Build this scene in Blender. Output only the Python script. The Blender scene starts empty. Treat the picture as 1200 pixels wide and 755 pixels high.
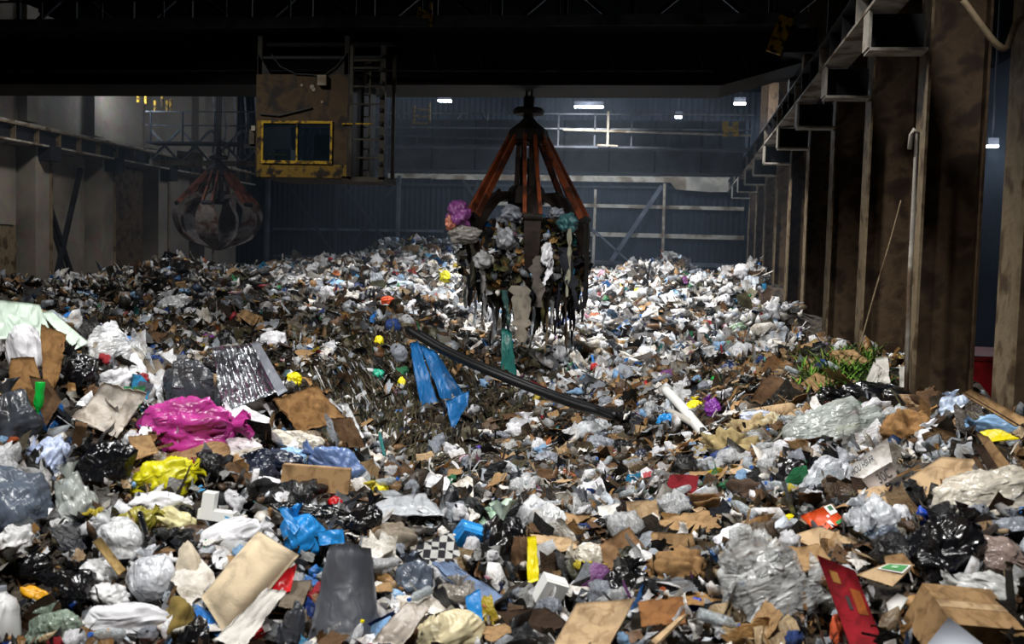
import bpy, math, random
import numpy as np
from mathutils import Matrix, Vector

# ------------------------------------------------------------------ camera, world, lights, exposure
SC = bpy.context.scene
COL = SC.collection
IMW, IMH, FPX = 1200.0, 755.0, 1200.0
CAM = np.array([0.0, 0.0, 8.0])
YAW, PITCH, ROLL = math.radians(8.8), math.radians(3.55), 0.028
_f = np.array([-math.sin(YAW) * math.cos(PITCH), math.cos(YAW) * math.cos(PITCH), -math.sin(PITCH)])
_r = np.array([math.cos(YAW), math.sin(YAW), 0.0])
_u = np.cross(_r, _f)
CF = _f
CR = _r * math.cos(ROLL) + _u * math.sin(ROLL)
CU = -_r * math.sin(ROLL) + _u * math.cos(ROLL)
cd = bpy.data.cameras.new('camera')
cam = bpy.data.objects.new('camera', cd)
COL.objects.link(cam)
cd.sensor_width = 36.0
cd.lens = 36.0 * FPX / IMW
cd.clip_end = 300
cd.dof.use_dof = True
cd.dof.focus_distance = 17.0
cd.dof.aperture_fstop = 2.0
m = Matrix.Identity(4)
for i in range(3):
    m[i][0] = CR[i]; m[i][1] = CU[i]; m[i][2] = -CF[i]; m[i][3] = CAM[i]
cam.matrix_world = m
SC.camera = cam

w = bpy.data.worlds.new('world')
SC.world = w
w.use_nodes = True
w.node_tree.nodes['Background'].inputs[0].default_value = (0.45, 0.6, 1.0, 1)
w.node_tree.nodes['Background'].inputs[1].default_value = 0.014

SC.view_settings.view_transform = 'Standard'
SC.view_settings.look = 'None'
SC.view_settings.gamma = 1
SC.view_settings.use_curve_mapping = False
SC.view_settings.exposure = 0.0
SC.cycles.use_denoising = True
SC.cycles.max_bounces = 6
SC.cycles.transparent_max_bounces = 12
SC.cycles.volume_bounces = 0
SC.cycles.sample_clamp_indirect = 4.0

def spot(name, loc, target, power, angle, blend=0.6, size=0.5, color=(1, 0.985, 0.96)):
    l = bpy.data.lights.new(name, 'SPOT')
    l.energy = power; l.spot_size = math.radians(angle); l.spot_blend = blend
    l.shadow_soft_size = size; l.color = color
    o = bpy.data.objects.new(name, l); COL.objects.link(o)
    o.location = loc
    d = Vector(target) - Vector(loc)
    o.rotation_euler = d.to_track_quat('-Z', 'Y').to_euler()
    return o

# roof floodlights of the hall, all pointing down into the pit
for (lx, ly, lz, tx, ty, tz, pw, an) in (
        (-7.0, 3.0, 15.6, -4.5, 9.0, 5.5, 3900, 84),
        (1.2, 2.0, 15.6, 0.5, 9.5, 5.5, 4200, 88),
        (-2.0, 13.0, 15.6, -1.5, 15.0, 5, 4000, 100),
        (-11.0, 14.0, 15.6, -8.5, 17.5, 5, 2300, 100),
        (-1.0, 26.0, 15.6, -0.5, 28.5, 6, 6000, 88),
        (-8.0, 27.0, 15.6, -6.0, 30.0, 6, 5000, 86),
        (-15.0, 27.0, 15.6, -17.0, 29.0, 6, 1900, 110),
        (-3.5, 34.0, 15.6, -3.0, 35.5, 6, 6800, 84)):
    spot('roof_floodlight', (lx, ly, lz), (tx, ty, tz), pw, an)

# ------------------------------------------------------------------ projection helpers
def ray(px, py):
    d = CF + (px - IMW / 2) / FPX * CR - (py - IMH / 2) / FPX * CU
    return d
def P(px, py, d):
    """point on the pixel's ray whose hall distance (world y) is d"""
    r = ray(px, py)
    return CAM + r * (d / r[1])

# ------------------------------------------------------------------ generic mesh helpers
def srgb(h):
    if isinstance(h, str):
        h = h.lstrip('#'); c = [int(h[i:i + 2], 16) / 255 for i in (0, 2, 4)]
    else:
        c = h
    return tuple(((x + 0.055) / 1.055) ** 2.4 if x > 0.04045 else x / 12.92 for x in c)

def mesh_np(name, V, F, mat=None, smooth=False, cols=None):
    V = np.asarray(V, dtype=np.float32).reshape(-1, 3)
    me = bpy.data.meshes.new(name)
    if isinstance(F, np.ndarray):
        k = F.shape[1]; n = F.shape[0]
        me.vertices.add(len(V)); me.loops.add(n * k); me.polygons.add(n)
        me.vertices.foreach_set('co', V.ravel())
        me.loops.foreach_set('vertex_index', F.astype(np.int32).ravel())
        me.polygons.foreach_set('loop_start', np.arange(0, n * k, k, dtype=np.int32))
        me.polygons.foreach_set('loop_total', np.full(n, k, dtype=np.int32))
        me.update(calc_edges=True)
    else:
        me.from_pydata([tuple(map(float, v)) for v in V], [], [tuple(map(int, f)) for f in F])
        me.update()
    if smooth:
        me.polygons.foreach_set('use_smooth', np.ones(len(me.polygons), dtype=bool))
    if cols is not None:
        a = me.color_attributes.new('tint', 'FLOAT_COLOR', 'POINT')
        c4 = np.ones((len(V), 4), dtype=np.float32); c4[:, :cols.shape[1]] = cols
        a.data.foreach_set('color', c4.ravel())
    if mat is not None:
        me.materials.append(mat)
    return me

def link(name, me, parent=None, loc=None, mat4=None):
    o = bpy.data.objects.new(name, me)
    COL.objects.link(o)
    if parent is not None:
        o.parent = parent
    if mat4 is not None:
        o.matrix_world = mat4 if parent is None else o.matrix_world
        if parent is not None:
            o.matrix_local = mat4
    if loc is not None:
        o.location = loc
    return o

def tag(o, label=None, cat=None, group=None, kind=None):
    if label: o['label'] = label
    if cat: o['category'] = cat
    if group: o['group'] = group
    if kind: o['kind'] = kind
    return o

def empty(name, loc=(0, 0, 0), mat4=None):
    o = bpy.data.objects.new(name, None); COL.objects.link(o)
    o.empty_display_size = 0.2
    if mat4 is not None: o.matrix_world = mat4
    else: o.location = loc
    return o

BOXF = [(0, 3, 2, 1), (4, 5, 6, 7), (0, 1, 5, 4), (1, 2, 6, 5), (2, 3, 7, 6), (3, 0, 4, 7)]
class MB:
    """collects boxes and bars for one mesh"""
    def __init__(s): s.V = []; s.F = []
    def add(s, V, F):
        b = len(s.V); s.V += [tuple(v) for v in V]; s.F += [tuple(b + i for i in f) for f in F]; return s
    def box(s, lo, hi):
        x0, y0, z0 = lo; x1, y1, z1 = hi
        return s.add([(x0, y0, z0), (x1, y0, z0), (x1, y1, z0), (x0, y1, z0), (x0, y0, z1), (x1, y0, z1), (x1, y1, z1), (x0, y1, z1)], BOXF)
    def bar(s, a, b, w, t=None, up=(0, 0, 1)):
        a = np.array(a, float); b = np.array(b, float); t = t or w
        d = b - a; d /= np.linalg.norm(d); u = np.array(up, float)
        if abs(d @ u) > 0.95: u = np.array([0, 1.0, 0])
        x = np.cross(d, u); x /= np.linalg.norm(x); y = np.cross(x, d)
        q = [(-1, -1), (1, -1), (1, 1), (-1, 1)]
        V = [a + x * i * w / 2 + y * j * t / 2 for i, j in q] + [b + x * i * w / 2 + y * j * t / 2 for i, j in q]
        return s.add(V, BOXF)
    def tube(s, pts, r, n=8, cap=True):
        V, F = tube_geo(pts, r, n, cap); return s.add(V, F)
    def build(s, name, mat, parent=None, smooth=False, loc=None):
        return link(name, mesh_np(name, s.V, s.F, mat, smooth), parent, loc)

def tube_geo(pts, r, n=8, cap=True):
    pts = [np.array(p, float) for p in pts]; V = []; F = []
    rs = r if hasattr(r, '__len__') else [r] * len(pts)
    for i, p in enumerate(pts):
        d = pts[min(i + 1, len(pts) - 1)] - pts[max(i - 1, 0)]; d /= (np.linalg.norm(d) + 1e-9)
        u = np.array([0, 0, 1.0]) if abs(d[2]) < 0.9 else np.array([0, 1.0, 0])
        x = np.cross(d, u); x /= np.linalg.norm(x); y = np.cross(x, d)
        for k in range(n):
            a = 2 * math.pi * k / n
            V.append(p + rs[i] * (math.cos(a) * x + math.sin(a) * y))
    for i in range(len(pts) - 1):
        for k in range(n):
            F.append((i * n + k, i * n + (k + 1) % n, (i + 1) * n + (k + 1) % n, (i + 1) * n + k))
    if cap:
        F.append(tuple(range(n - 1, -1, -1))); F.append(tuple(range((len(pts) - 1) * n, len(pts) * n)))
    return V, F

# ------------------------------------------------------------------ materials (all procedural)
MATS = {}
def _new(key):
    mt = bpy.data.materials.new(key); mt.use_nodes = True
    nt = mt.node_tree; return mt, nt, nt.nodes, nt.links, nt.nodes['Principled BSDF']

def mat(kind, col, **k):
    key = kind + '_' + str(col) + str(sorted(k.items()))
    if key in MATS: return MATS[key]
    mt, nt, N, L, b = _new(key[:50])
    c = srgb(col); tc = N.new('ShaderNodeTexCoord')
    def noise(scale, det=4, dist=0.0, co='Object'):
        n = N.new('ShaderNodeTexNoise'); n.inputs['Scale'].default_value = scale; n.inputs['Detail'].default_value = det
        n.inputs['Distortion'].default_value = dist; L.new(tc.outputs[co], n.inputs['Vector']); return n
    def ramp(src, stops):
        r = N.new('ShaderNodeValToRGB'); e = r.color_ramp.elements
        e[0].position, e[0].color = stops[0][0], (*stops[0][1], 1); e[1].position, e[1].color = stops[-1][0], (*stops[-1][1], 1)
        for p, cc in stops[1:-1]:
            x = e.new(p); x.color = (*cc, 1)
        L.new(src, r.inputs['Fac']); return r
    def bump(src, strength, dist=0.02):
        bp = N.new('ShaderNodeBump'); bp.inputs['Strength'].default_value = strength; bp.inputs['Distance'].default_value = dist
        L.new(src, bp.inputs['Height']); L.new(bp.outputs['Normal'], b.inputs['Normal']); return bp
    def creases(scale, strength, dist):
        mp = N.new('ShaderNodeMapping'); mp.inputs['Scale'].default_value = (1.3, 1.3, 0.5); mp.inputs['Rotation'].default_value = (0.3, 0.2, 0.4); L.new(tc.outputs['Object'], mp.inputs['Vector'])
        q = N.new('ShaderNodeTexNoise'); q.noise_type = 'RIDGED_MULTIFRACTAL'; q.inputs['Scale'].default_value = scale; q.inputs['Detail'].default_value = 5
        q.inputs['Distortion'].default_value = 0.9; L.new(mp.outputs['Vector'], q.inputs['Vector']); bump(q.outputs['Fac'], strength, dist)
    sc = lambda f: tuple(min(1, x * f) for x in c)
    if kind == 'plastic':
        n1 = noise(k.get('dscale', 3.5), 5, 0.6)
        dirt = k.get('dirt', 0.45)
        dc = tuple(x * (1 - dirt) + y * dirt for x, y in zip(c, (0.05, 0.035, 0.02)))
        r = ramp(n1.outputs['Fac'], [(0.30, dc), (0.50, c), (0.75, sc(1.12))])
        L.new(r.outputs['Color'], b.inputs['Base Color'])
        b.inputs['Roughness'].default_value = k.get('rough', 0.34)
        b.inputs['Specular IOR Level'].default_value = k.get('spec', 0.55)
        creases(k.get('wscale', 9), k.get('bump', 0.9), k.get('bd', 0.03))
    elif kind == 'clear':
        n1 = noise(3.0, 4, 1.0)
        r = ramp(n1.outputs['Fac'], [(0.3, sc(0.7)), (0.6, sc(1.25))])
        L.new(r.outputs['Color'], b.inputs['Base Color'])
        b.inputs['Roughness'].default_value = 0.2; b.inputs['Specular IOR Level'].default_value = 0.8
        creases(13, 1.0, 0.04)
        tr = N.new('ShaderNodeBsdfTransparent'); tr.inputs['Color'].default_value = (0.93, 0.94, 0.96, 1)
        mx = N.new('ShaderNodeMixShader')
        m3 = N.new('ShaderNodeMapping'); m3.inputs['Scale'].default_value = (1.6, 1.6, 0.45); L.new(tc.outputs['Object'], m3.inputs['Vector'])
        n3 = noise(7.0, 5, 1.2); L.new(m3.outputs['Vector'], n3.inputs['Vector']); r3 = N.new('ShaderNodeMapRange')
        r3.inputs['From Min'].default_value = 0.38; r3.inputs['From Max'].default_value = 0.62
        r3.inputs['To Min'].default_value = k.get('op0', 0.35); r3.inputs['To Max'].default_value = k.get('op1', 0.85)
        L.new(n3.outputs['Fac'], r3.inputs['Value']); L.new(r3.outputs['Result'], mx.inputs['Fac'])
        L.new(tr.outputs['BSDF'], mx.inputs[1]); L.new(b.outputs['BSDF'], mx.inputs[2])
        L.new(mx.outputs['Shader'], N['Material Output'].inputs['Surface'])
    elif kind == 'card':
        n1 = noise(2.6, 6, 0.4); r = ramp(n1.outputs['Fac'], [(0.25, sc(0.38)), (0.47, c), (0.8, sc(1.12))])
        n9 = noise(11, 6, 0.8); r9 = ramp(n9.outputs['Fac'], [(0.36, (0.5, 0.45, 0.4)), (0.55, (1, 1, 1))])
        mm = N.new('ShaderNodeMixRGB'); mm.blend_type = 'MULTIPLY'; mm.inputs['Fac'].default_value = 0.8
        L.new(r.outputs['Color'], mm.inputs[1]); L.new(r9.outputs['Color'], mm.inputs[2])
        L.new(mm.outputs['Color'], b.inputs['Base Color']); b.inputs['Roughness'].default_value = 0.85; b.inputs['Specular IOR Level'].default_value = 0.25
        wv = N.new('ShaderNodeTexWave'); wv.inputs['Scale'].default_value = 22; wv.inputs['Distortion'].default_value = 0.6
        L.new(tc.outputs['Object'], wv.inputs['Vector']); bump(wv.outputs['Fac'], 0.12, 0.01)
    elif kind == 'cloth':
        n1 = noise(5, 6, 0.5); r = ramp(n1.outputs['Fac'], [(0.25, sc(0.4)), (0.5, c), (0.8, sc(1.2))])
        L.new(r.outputs['Color'], b.inputs['Base Color']); b.inputs['Roughness'].default_value = 0.95
        n2 = noise(60, 2); bump(n2.outputs['Fac'], 0.3, 0.01)
    elif kind == 'steel':
        n1 = noise(k.get('rs', 1.6), 8, 0.3); rc = srgb(k.get('rust', '#3a2214'))
        r = ramp(n1.outputs['Fac'], [(0.32, sc(0.55)), (0.48, c), (0.60, rc), (0.75, tuple(x * .6 for x in rc))])
        L.new(r.outputs['Color'], b.inputs['Base Color']); b.inputs['Roughness'].default_value = k.get('rough', 0.7)
        b.inputs['Metallic'].default_value = k.get('metal', 0.0); b.inputs['Specular IOR Level'].default_value = k.get('spec', 0.25)
        n2 = noise(26, 5); bump(n2.outputs['Fac'], 0.35, 0.02)
    elif kind == 'foil':
        n1 = noise(6, 4, 0.4); r = ramp(n1.outputs['Fac'], [(0.3, sc(0.5)), (0.6, c)])
        L.new(r.outputs['Color'], b.inputs['Base Color']); b.inputs['Metallic'].default_value = 1.0
        b.inputs['Roughness'].default_value = 0.28; n2 = noise(16, 3, 1); bump(n2.outputs['Fac'], 0.5, 0.03)
    elif kind == 'glass':
        b.inputs['Base Color'].default_value = (*c, 1); b.inputs['Roughness'].default_value = 0.08
        b.inputs['Metallic'].default_value = 0.0; b.inputs['Specular IOR Level'].default_value = 0.6
        tr = N.new('ShaderNodeBsdfTransparent'); tr.inputs['Color'].default_value = (0.7, 0.8, 0.85, 1)
        mx = N.new('ShaderNodeMixShader'); mx.inputs['Fac'].default_value = k.get('op', 0.45)
        L.new(tr.outputs['BSDF'], mx.inputs[1]); L.new(b.outputs['BSDF'], mx.inputs[2])
        L.new(mx.outputs['Shader'], N['Material Output'].inputs['Surface'])
    elif kind == 'glow':
        b.inputs['Base Color'].default_value = (*c, 1)
        b.inputs['Emission Color'].default_value = (*c, 1); b.inputs['Emission Strength'].default_value = k.get('e', 10)
    elif kind == 'concrete':
        n1 = noise(0.35, 8, 0.3); n3 = noise(3, 6)
        r = ramp(n1.outputs['Fac'], [(0.3, sc(0.5)), (0.5, c), (0.7, sc(1.2))])
        mxc = N.new('ShaderNodeMixRGB'); mxc.blend_type = 'MULTIPLY'; mxc.inputs['Fac'].default_value = 0.5
        L.new(r.outputs['Color'], mxc.inputs[1]); L.new(n3.outputs['Color'], mxc.inputs[2])
        L.new(mxc.outputs['Color'], b.inputs['Base Color']); b.inputs['Roughness'].default_value = 0.9
        bump(n3.outputs['Fac'], 0.4, 0.05)
    elif kind == 'plaid':
        ck = N.new('ShaderNodeTexChecker'); ck.inputs['Scale'].default_value = k.get('scale', 18)
        ck.inputs['Color1'].default_value = (*c, 1); ck.inputs['Color2'].default_value = (0.02, 0.02, 0.025, 1)
        L.new(tc.outputs['Object'], ck.inputs['Vector']); L.new(ck.outputs['Color'], b.inputs['Base Color']); b.inputs['Roughness'].default_value = 0.9
    else:
        b.inputs['Base Color'].default_value = (*c, 1); b.inputs['Roughness'].default_value = k.get('rough', 0.6); b.inputs['Specular IOR Level'].default_value = k.get('spec', 0.5)
    MATS[key] = mt
    return mt

def mat_tint(name, rough, spec, bs=0.5):
    """colour from the piece's own tint, with grime and fine relief"""
    mt, nt, N, L, b = _new(name)
    at = N.new('ShaderNodeVertexColor'); at.layer_name = 'tint'
    tc = N.new('ShaderNodeTexCoord'); n = N.new('ShaderNodeTexNoise'); n.inputs['Scale'].default_value = 6; n.inputs['Detail'].default_value = 6
    L.new(tc.outputs['Object'], n.inputs['Vector'])
    r = N.new('ShaderNodeValToRGB'); e = r.color_ramp.elements
    e[0].position = 0.34; e[0].color = (0.42, 0.36, 0.30, 1); e[1].position = 0.56; e[1].color = (1, 1, 1, 1)
    L.new(n.outputs['Fac'], r.inputs['Fac'])
    mx = N.new('ShaderNodeMixRGB'); mx.blend_type = 'MULTIPLY'; mx.inputs['Fac'].default_value = 1.0
    L.new(at.outputs['Color'], mx.inputs[1]); L.new(r.outputs['Color'], mx.inputs[2])
    L.new(mx.outputs['Color'], b.inputs['Base Color'])
    b.inputs['Roughness'].default_value = rough; b.inputs['Specular IOR Level'].default_value = spec
    n2 = N.new('ShaderNodeTexNoise'); n2.inputs['Scale'].default_value = 14; n2.inputs['Detail'].default_value = 5; n2.inputs['Distortion'].default_value = 1.5
    L.new(tc.outputs['Object'], n2.inputs['Vector'])
    bp = N.new('ShaderNodeBump'); bp.inputs['Strength'].default_value = bs; bp.inputs['Distance'].default_value = 0.05
    L.new(n2.outputs['Fac'], bp.inputs['Height']); L.new(bp.outputs['Normal'], b.inputs['Normal'])
    return mt

def smooth_prof(pr, sub=4):
    out = []; n = len(pr); P4 = [pr[0]] + pr + [pr[-1]]
    for i in range(n - 1):
        p0, p1, p2, p3 = [np.array(P4[i + j], float) for j in range(4)]
        for t in np.linspace(0, 1, sub, endpoint=False):
            out.append(0.5 * ((2 * p1) + (-p0 + p2) * t + (2 * p0 - 5 * p1 + 4 * p2 - p3) * t * t + (-p0 + 3 * p1 - 3 * p2 + p3) * t ** 3))
    out.append(np.array(pr[-1], float)); return out

# ------------------------------------------------------------------ the setting
W, ZC = 3.1, 8.0
YB, XL, XR, ZT = 48.6, -21.6, 12.0, 15.9
M_dark = mat('steel', '#1a1c22', rust='#110f0e')
M_girder = mat('steel', '#0d0e12', rust='#0a0909')
M_wallc = mat('concrete', '#8a8074')
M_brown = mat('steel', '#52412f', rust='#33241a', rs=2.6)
M_flange = mat('steel', '#75664f', rust='#473726', rs=2.5)  # paler than M_brown: light on the column flanges is put into the colour
M_rail = mat('steel', '#9a948a', rust='#5c4c3c')
M_clad = mat('steel', '#1a1f28', rust='#11141a', rs=0.6, spec=0.1)
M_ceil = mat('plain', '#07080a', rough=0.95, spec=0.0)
M_pale = mat('steel', '#9a9488', rust='#6b5d4a', rs=1.2)
M_rgird = mat('steel', '#4c525c', rust='#35353a', rs=0.7)
M_yel = mat('steel', '#a8851a', rust='#2e210d', rs=7)
M_black = mat('plain', '#0b0b0d', rough=0.5)
M_cable = mat('plain', '#1b1a1a', rough=0.7)

def struct(name, mb, mt, parent=None):
    o = mb.build(name, mt, parent)
    if parent is None: o['kind'] = 'structure'
    return o

struct('floor', MB().box((XL - 0.3, -8, -0.3), (XR + 0.3, YB + 0.3, 0)), M_wallc)
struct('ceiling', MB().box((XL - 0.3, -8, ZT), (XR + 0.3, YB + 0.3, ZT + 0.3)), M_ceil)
struct('wall_right', MB().box((XR, -8, 0), (XR + 0.3, YB, ZT)), M_clad)
struct('wall_left', MB().box((XL - 0.3, -8, 0), (XL, YB, ZT)), M_wallc)
struct('wall_front', MB().box((XL - 0.3, -8.3, 0), (XR + 0.3, -8, ZT)), M_clad)
# side hall floor behind the right columns
struct('floor_side', MB().box((W + 1.0, -8, 0), (XR, YB, 4.6)), M_wallc)

# corrugated cladding of the back wall
n = 520
xs = np.linspace(XL, XR, n); off = np.where((np.arange(n) // 2) % 2 == 0, 0.0, -0.07)
V = np.concatenate([np.stack([xs, YB + off, np.full(n, 0.0)], 1), np.stack([xs, YB + off, np.full(n, ZT)], 1)])
i = np.arange(n - 1)
o = link('wall_back', mesh_np('wall_back', V, np.stack([i, i + 1, i + 1 + n, i + n], 1), M_clad)); o['kind'] = 'structure'
wb = o
# girts, posts and braces on the back wall (parts of it)
def px_bar(parent, name, a, b, d, wd, mt, th=0.12):
    pa, pb = P(a[0], a[1], d), P(b[0], b[1], d)
    return MB().bar(pa, pb, th, wd).build(name, mt, parent)
yg = YB - 0.25
for (a, b, wd, mt) in (((455, 206), (866, 211), 0.22, M_pale), ((560, 238), (872, 245), 0.16, M_pale), ((560, 271), (872, 279), 0.2, M_pale),
                       ((560, 304), (872, 312), 0.2, M_rgird), ((320, 268), (520, 271), 0.12, M_rgird), ((320, 300), (520, 304), 0.12, M_rgird),
                       ((455, 216), (866, 221), 0.10, M_dark)):
    px_bar(wb, 'girt', a, b, yg, wd, mt)
for (x, y0, y1, wd, mt) in ((779, 212, 318, 0.34, M_pale), (698, 222, 312, 0.14, M_pale), (468, 206, 320, 0.3, M_rgird), (315, 200, 325, 0.34, M_rgird),
                            (395, 206, 320, 0.2, M_dark), (560, 206, 320, 0.2, M_dark)):
    px_bar(wb, 'wall_post', (x, y0), (x - 3, y1), yg - 0.15, wd, mt)
for (a, b, wd, mt) in (((776, 218), (716, 306), 0.2, M_rgird), ((694, 268), (752, 320), 0.08, M_rgird), ((468, 210), (395, 310), 0.12, M_dark),
                       ((540, 206), (600, 300), 0.12, M_dark), ((330, 205), (392, 300), 0.12, M_dark), ((465, 300), (400, 215), 0.12, M_dark)):
    px_bar(wb, 'wall_brace', a, b, yg - 0.3, wd, mt)
# pale tapered runway end beam in the back right corner
ends = [(505, 205, 210), (786, 208, 214), (792, 207, 222), (830, 208, 225), (862, 210, 225), (868, 214, 222)]
top = [P(x, a, yg - 0.4) for x, a, b in ends]; bot = [P(x, b, yg - 0.4) for x, a, b in ends]
vv = top + bot + [p + np.array([0, 0.25, 0]) for p in top + bot]
k = len(ends); ff = []
for j in range(k - 1):
    ff += [(j, j + k, j + k + 1, j + 1), (j + 2 * k, j + 1 + 2 * k, j + 1 + 3 * k, j + 3 * k), (j, j + 1, j + 1 + 2 * k, j + 2 * k), (j + k, j + 3 * k, j + 1 + 3 * k, j + 1 + k)]
ff += [(k - 1, 2 * k - 1, 4 * k - 1, 3 * k - 1), (0, 2 * k, 3 * k, k)]
link('tapered_beam', mesh_np('tapered_beam', vv, ff, M_pale), wb)
# lit slot low in the back wall
g = mat('glow', '#cfe0ee', e=1.6)
for (x0, x1) in ((203, 214), (217, 229), (232, 246)):
    a, b = P(x0, 311, YB - 0.3), P(x1, 326, YB - 0.3)
    link('window_pane', mesh_np('window_pane', [(a[0], a[1], a[2]), (b[0], a[1], a[2]), (b[0], a[1], b[2]), (a[0], a[1], b[2])], [(0, 3, 2, 1)], g), wb)
a, b = P(201, 309, YB - 0.32), P(248, 328, YB - 0.32)
f = MB()
f.box((a[0], a[1] - .06, a[2] - .05), (b[0], a[1], a[2])); f.box((a[0], a[1] - .06, b[2]), (b[0], a[1], b[2] + .05))
for x in np.linspace(a[0], b[0], 4): f.box((x - .05, a[1] - .06, b[2]), (x + .05, a[1], a[2]))
f.build('window_frame', M_pale, wb)

# right side: runway columns, brackets and crane rail
def column(y):
    c = empty('column', (W, y, 4.5)); c['kind'] = 'structure'
    H = 11.38
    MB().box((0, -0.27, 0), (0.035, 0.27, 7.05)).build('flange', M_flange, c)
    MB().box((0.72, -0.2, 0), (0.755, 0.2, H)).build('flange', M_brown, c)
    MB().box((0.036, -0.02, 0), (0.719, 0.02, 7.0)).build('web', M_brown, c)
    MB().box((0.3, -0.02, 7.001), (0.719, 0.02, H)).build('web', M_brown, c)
    # bracket carrying the runway beam
    b = MB().box((-0.72, -0.2, 6.28), (0.0, 0.2, 6.32)).build('bracket', M_rail, c)
    MB().box((-0.70, -0.015, 6.321), (-0.02, 0.015, 6.78)).build('bracket_web', M_dark, b)
    MB().box((-0.74, -0.2, 6.32), (-0.70, 0.2, 6.79)).build('bracket_plate', M_rail, b)
    return c
for k in range(10): column(10.2 + 3.8 * k)
rb = empty('runway_beam', (2.55, 0, 11.3)); rb['kind'] = 'structure'
MB().box((-0.2, -4, 0), (0.2, 48.3, 0.04)).build('bottom_flange', M_rail, rb)
MB().box((-0.02, -4, 0.04), (0.02, 48.3, 0.46)).build('beam_web', M_dark, rb)
MB().box((-0.2, -4, 0.46), (0.2, 48.3, 0.5)).build('top_flange', M_dark, rb)
MB().box((-0.05, -4, 0.5), (0.05, 48.3, 0.62)).build('crane_rail', M_rail, rb)
for k in range(40):
    MB().box((-0.18, k * 1.2 + 0.5, 0.04), (-0.02, k * 1.2 + 0.53, 0.46)).build('stiffener', M_rail if k % 3 == 0 else M_dark, rb)
# conduit with a hooked end on the near column, and slack cables
cdt = P(1071, 152, 13.3)
pts = [P(1066, 175, 13.3), P(1068, 158, 13.3), cdt, P(1075, 156, 13.3), P(1074, 180, 13.3), P(1066, 330, 13.3), P(1062, 458, 13.3)]
tag(MB().tube(pts, 0.03, 8).build('conduit', M_rail, None, True), 'thin grey conduit pipe with hooked top on a column', 'pipe')
for (nm, lab, q, d, r) in (('slack_cable', 'slack thin cable crossing the dark column webs', [(1056, 235), (1044, 280), (1026, 340), (1006, 412)], 14.6, 0.012),
                      ('dusty_cable', 'dusty cable looping at the top of the columns', [(1128, 0), (1150, 30), (1168, 52), (1180, 55), (1190, 30), (1200, 20)], 9.6, 0.03)):
    tag(MB().tube(smooth_prof([tuple(P(x, y, d)) for x, y in q], 5), r, 6).build(nm, M_flange, None, True), lab, 'cable')

# left side: piers, runway beam and panels
for k, (y, wd) in enumerate(((24.2, 0.9), (28.2, 0.9), (31.6, 0.9), (35.6, 0.9), (39.8, 0.9), (44.0, 0.9))):
    c = empty('column', (XL, y, 4.5)); c['kind'] = 'structure'
    MB().box((0.0, -wd / 2, 0), (0.75, wd / 2, 6.9)).build('pier', M_wallc, c)
    MB().box((0.0, -0.3, 7.6), (0.35, 0.3, 11.38)).build('pier_top', M_wallc, c)
    MB().box((0.75, wd / 2 - 0.14, 0), (0.79, wd / 2, 6.85)).build('edge_angle', M_flange, c)
    MB().box((0.75, -0.3, 6.3), (1.2, 0.3, 6.8)).build('bracket', M_dark, c)
rl = empty('runway_beam', (XL + 0.9, 0, 11.3)); rl['kind'] = 'structure'
MB().box((-0.9, 4, -0.06), (0.25, 48.2, 0.0)).build('bottom_flange', M_rail, rl)
MB().box((-0.02, 4, 0.0), (0.02, 48.2, 0.46)).build('beam_web', M_dark, rl)
MB().box((-0.9, 4, 0.46), (0.25, 48.2, 0.52)).build('top_flange', M_flange, rl)
MB().box((-0.05, 4, 0.52), (0.05, 48.2, 0.62)).build('crane_rail', M_rail, rl)
for k in range(24):
    MB().box((0.02, 20 + k * 1.2, 0.0), (0.2, 20.03 + k * 1.2, 0.46)).build('stiffener', M_flange, rl)
wl = empty('wall_panel_left', (XL, 0, 0)); wl['kind'] = 'structure'
for (y0, y1, z0, z1, mt) in ((28.9, 31.0, 4.6, 8.6, M_flange), (28.9, 31.0, 8.65, 11.2, M_wallc), (32.2, 35.0, 4.6, 11.2, M_wallc), (36.2, 39.2, 4.6, 11.2, M_brown)):
    MB().box((0.01, y0, z0), (0.14, y1, z1)).build('panel', mt, wl)
for (a, b, lb) in (((31.9, 4.8), (34.4, 10.8), 'longest dark steel bar leaning against the left pit wall'), ((34.8, 4.8), (32.4, 9.6), 'shorter dark steel bar crossing the longest leaning bar'), ((33.0, 4.6), (35.0, 7.0), 'low stubby steel bar at the foot of the crossed bars')):
    tag(MB().bar((XL + 0.5, a[0], a[1]), (XL + 0.35, b[0], b[1]), 0.14, 0.14).build('leaning_bar', M_dark), lb, 'bar', 'bars leaning on the left wall')

# red skip, plants and lamp beyond the columns
sk = empty('skip_container', (7.2, 24.5, 4.6))
MB().add([(-1.6, -1.2, 0), (1.6, -1.2, 0), (1.6, 1.2, 0), (-1.6, 1.2, 0), (-2, -1.4, 1.5), (2, -1.4, 1.5), (2, 1.4, 1.5), (-2, 1.4, 1.5)], BOXF).build('body', mat('steel', '#a01620', rust='#5a1010'), sk)
MB().box((-2.05, -1.46, 1.5), (2.05, 1.46, 1.6)).build('rim', mat('steel', '#7a1018', rust='#3a0c0c'), sk)
for x in (-1.2, 0, 1.2): MB().box((x - .06, -1.46, 0.2), (x + .06, -1.3, 1.5)).build('rib', mat('steel', '#7a1018', rust='#3a0c0c'), sk)
tag(sk, 'red steel skip container in the side hall beyond the columns', 'skip')

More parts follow.
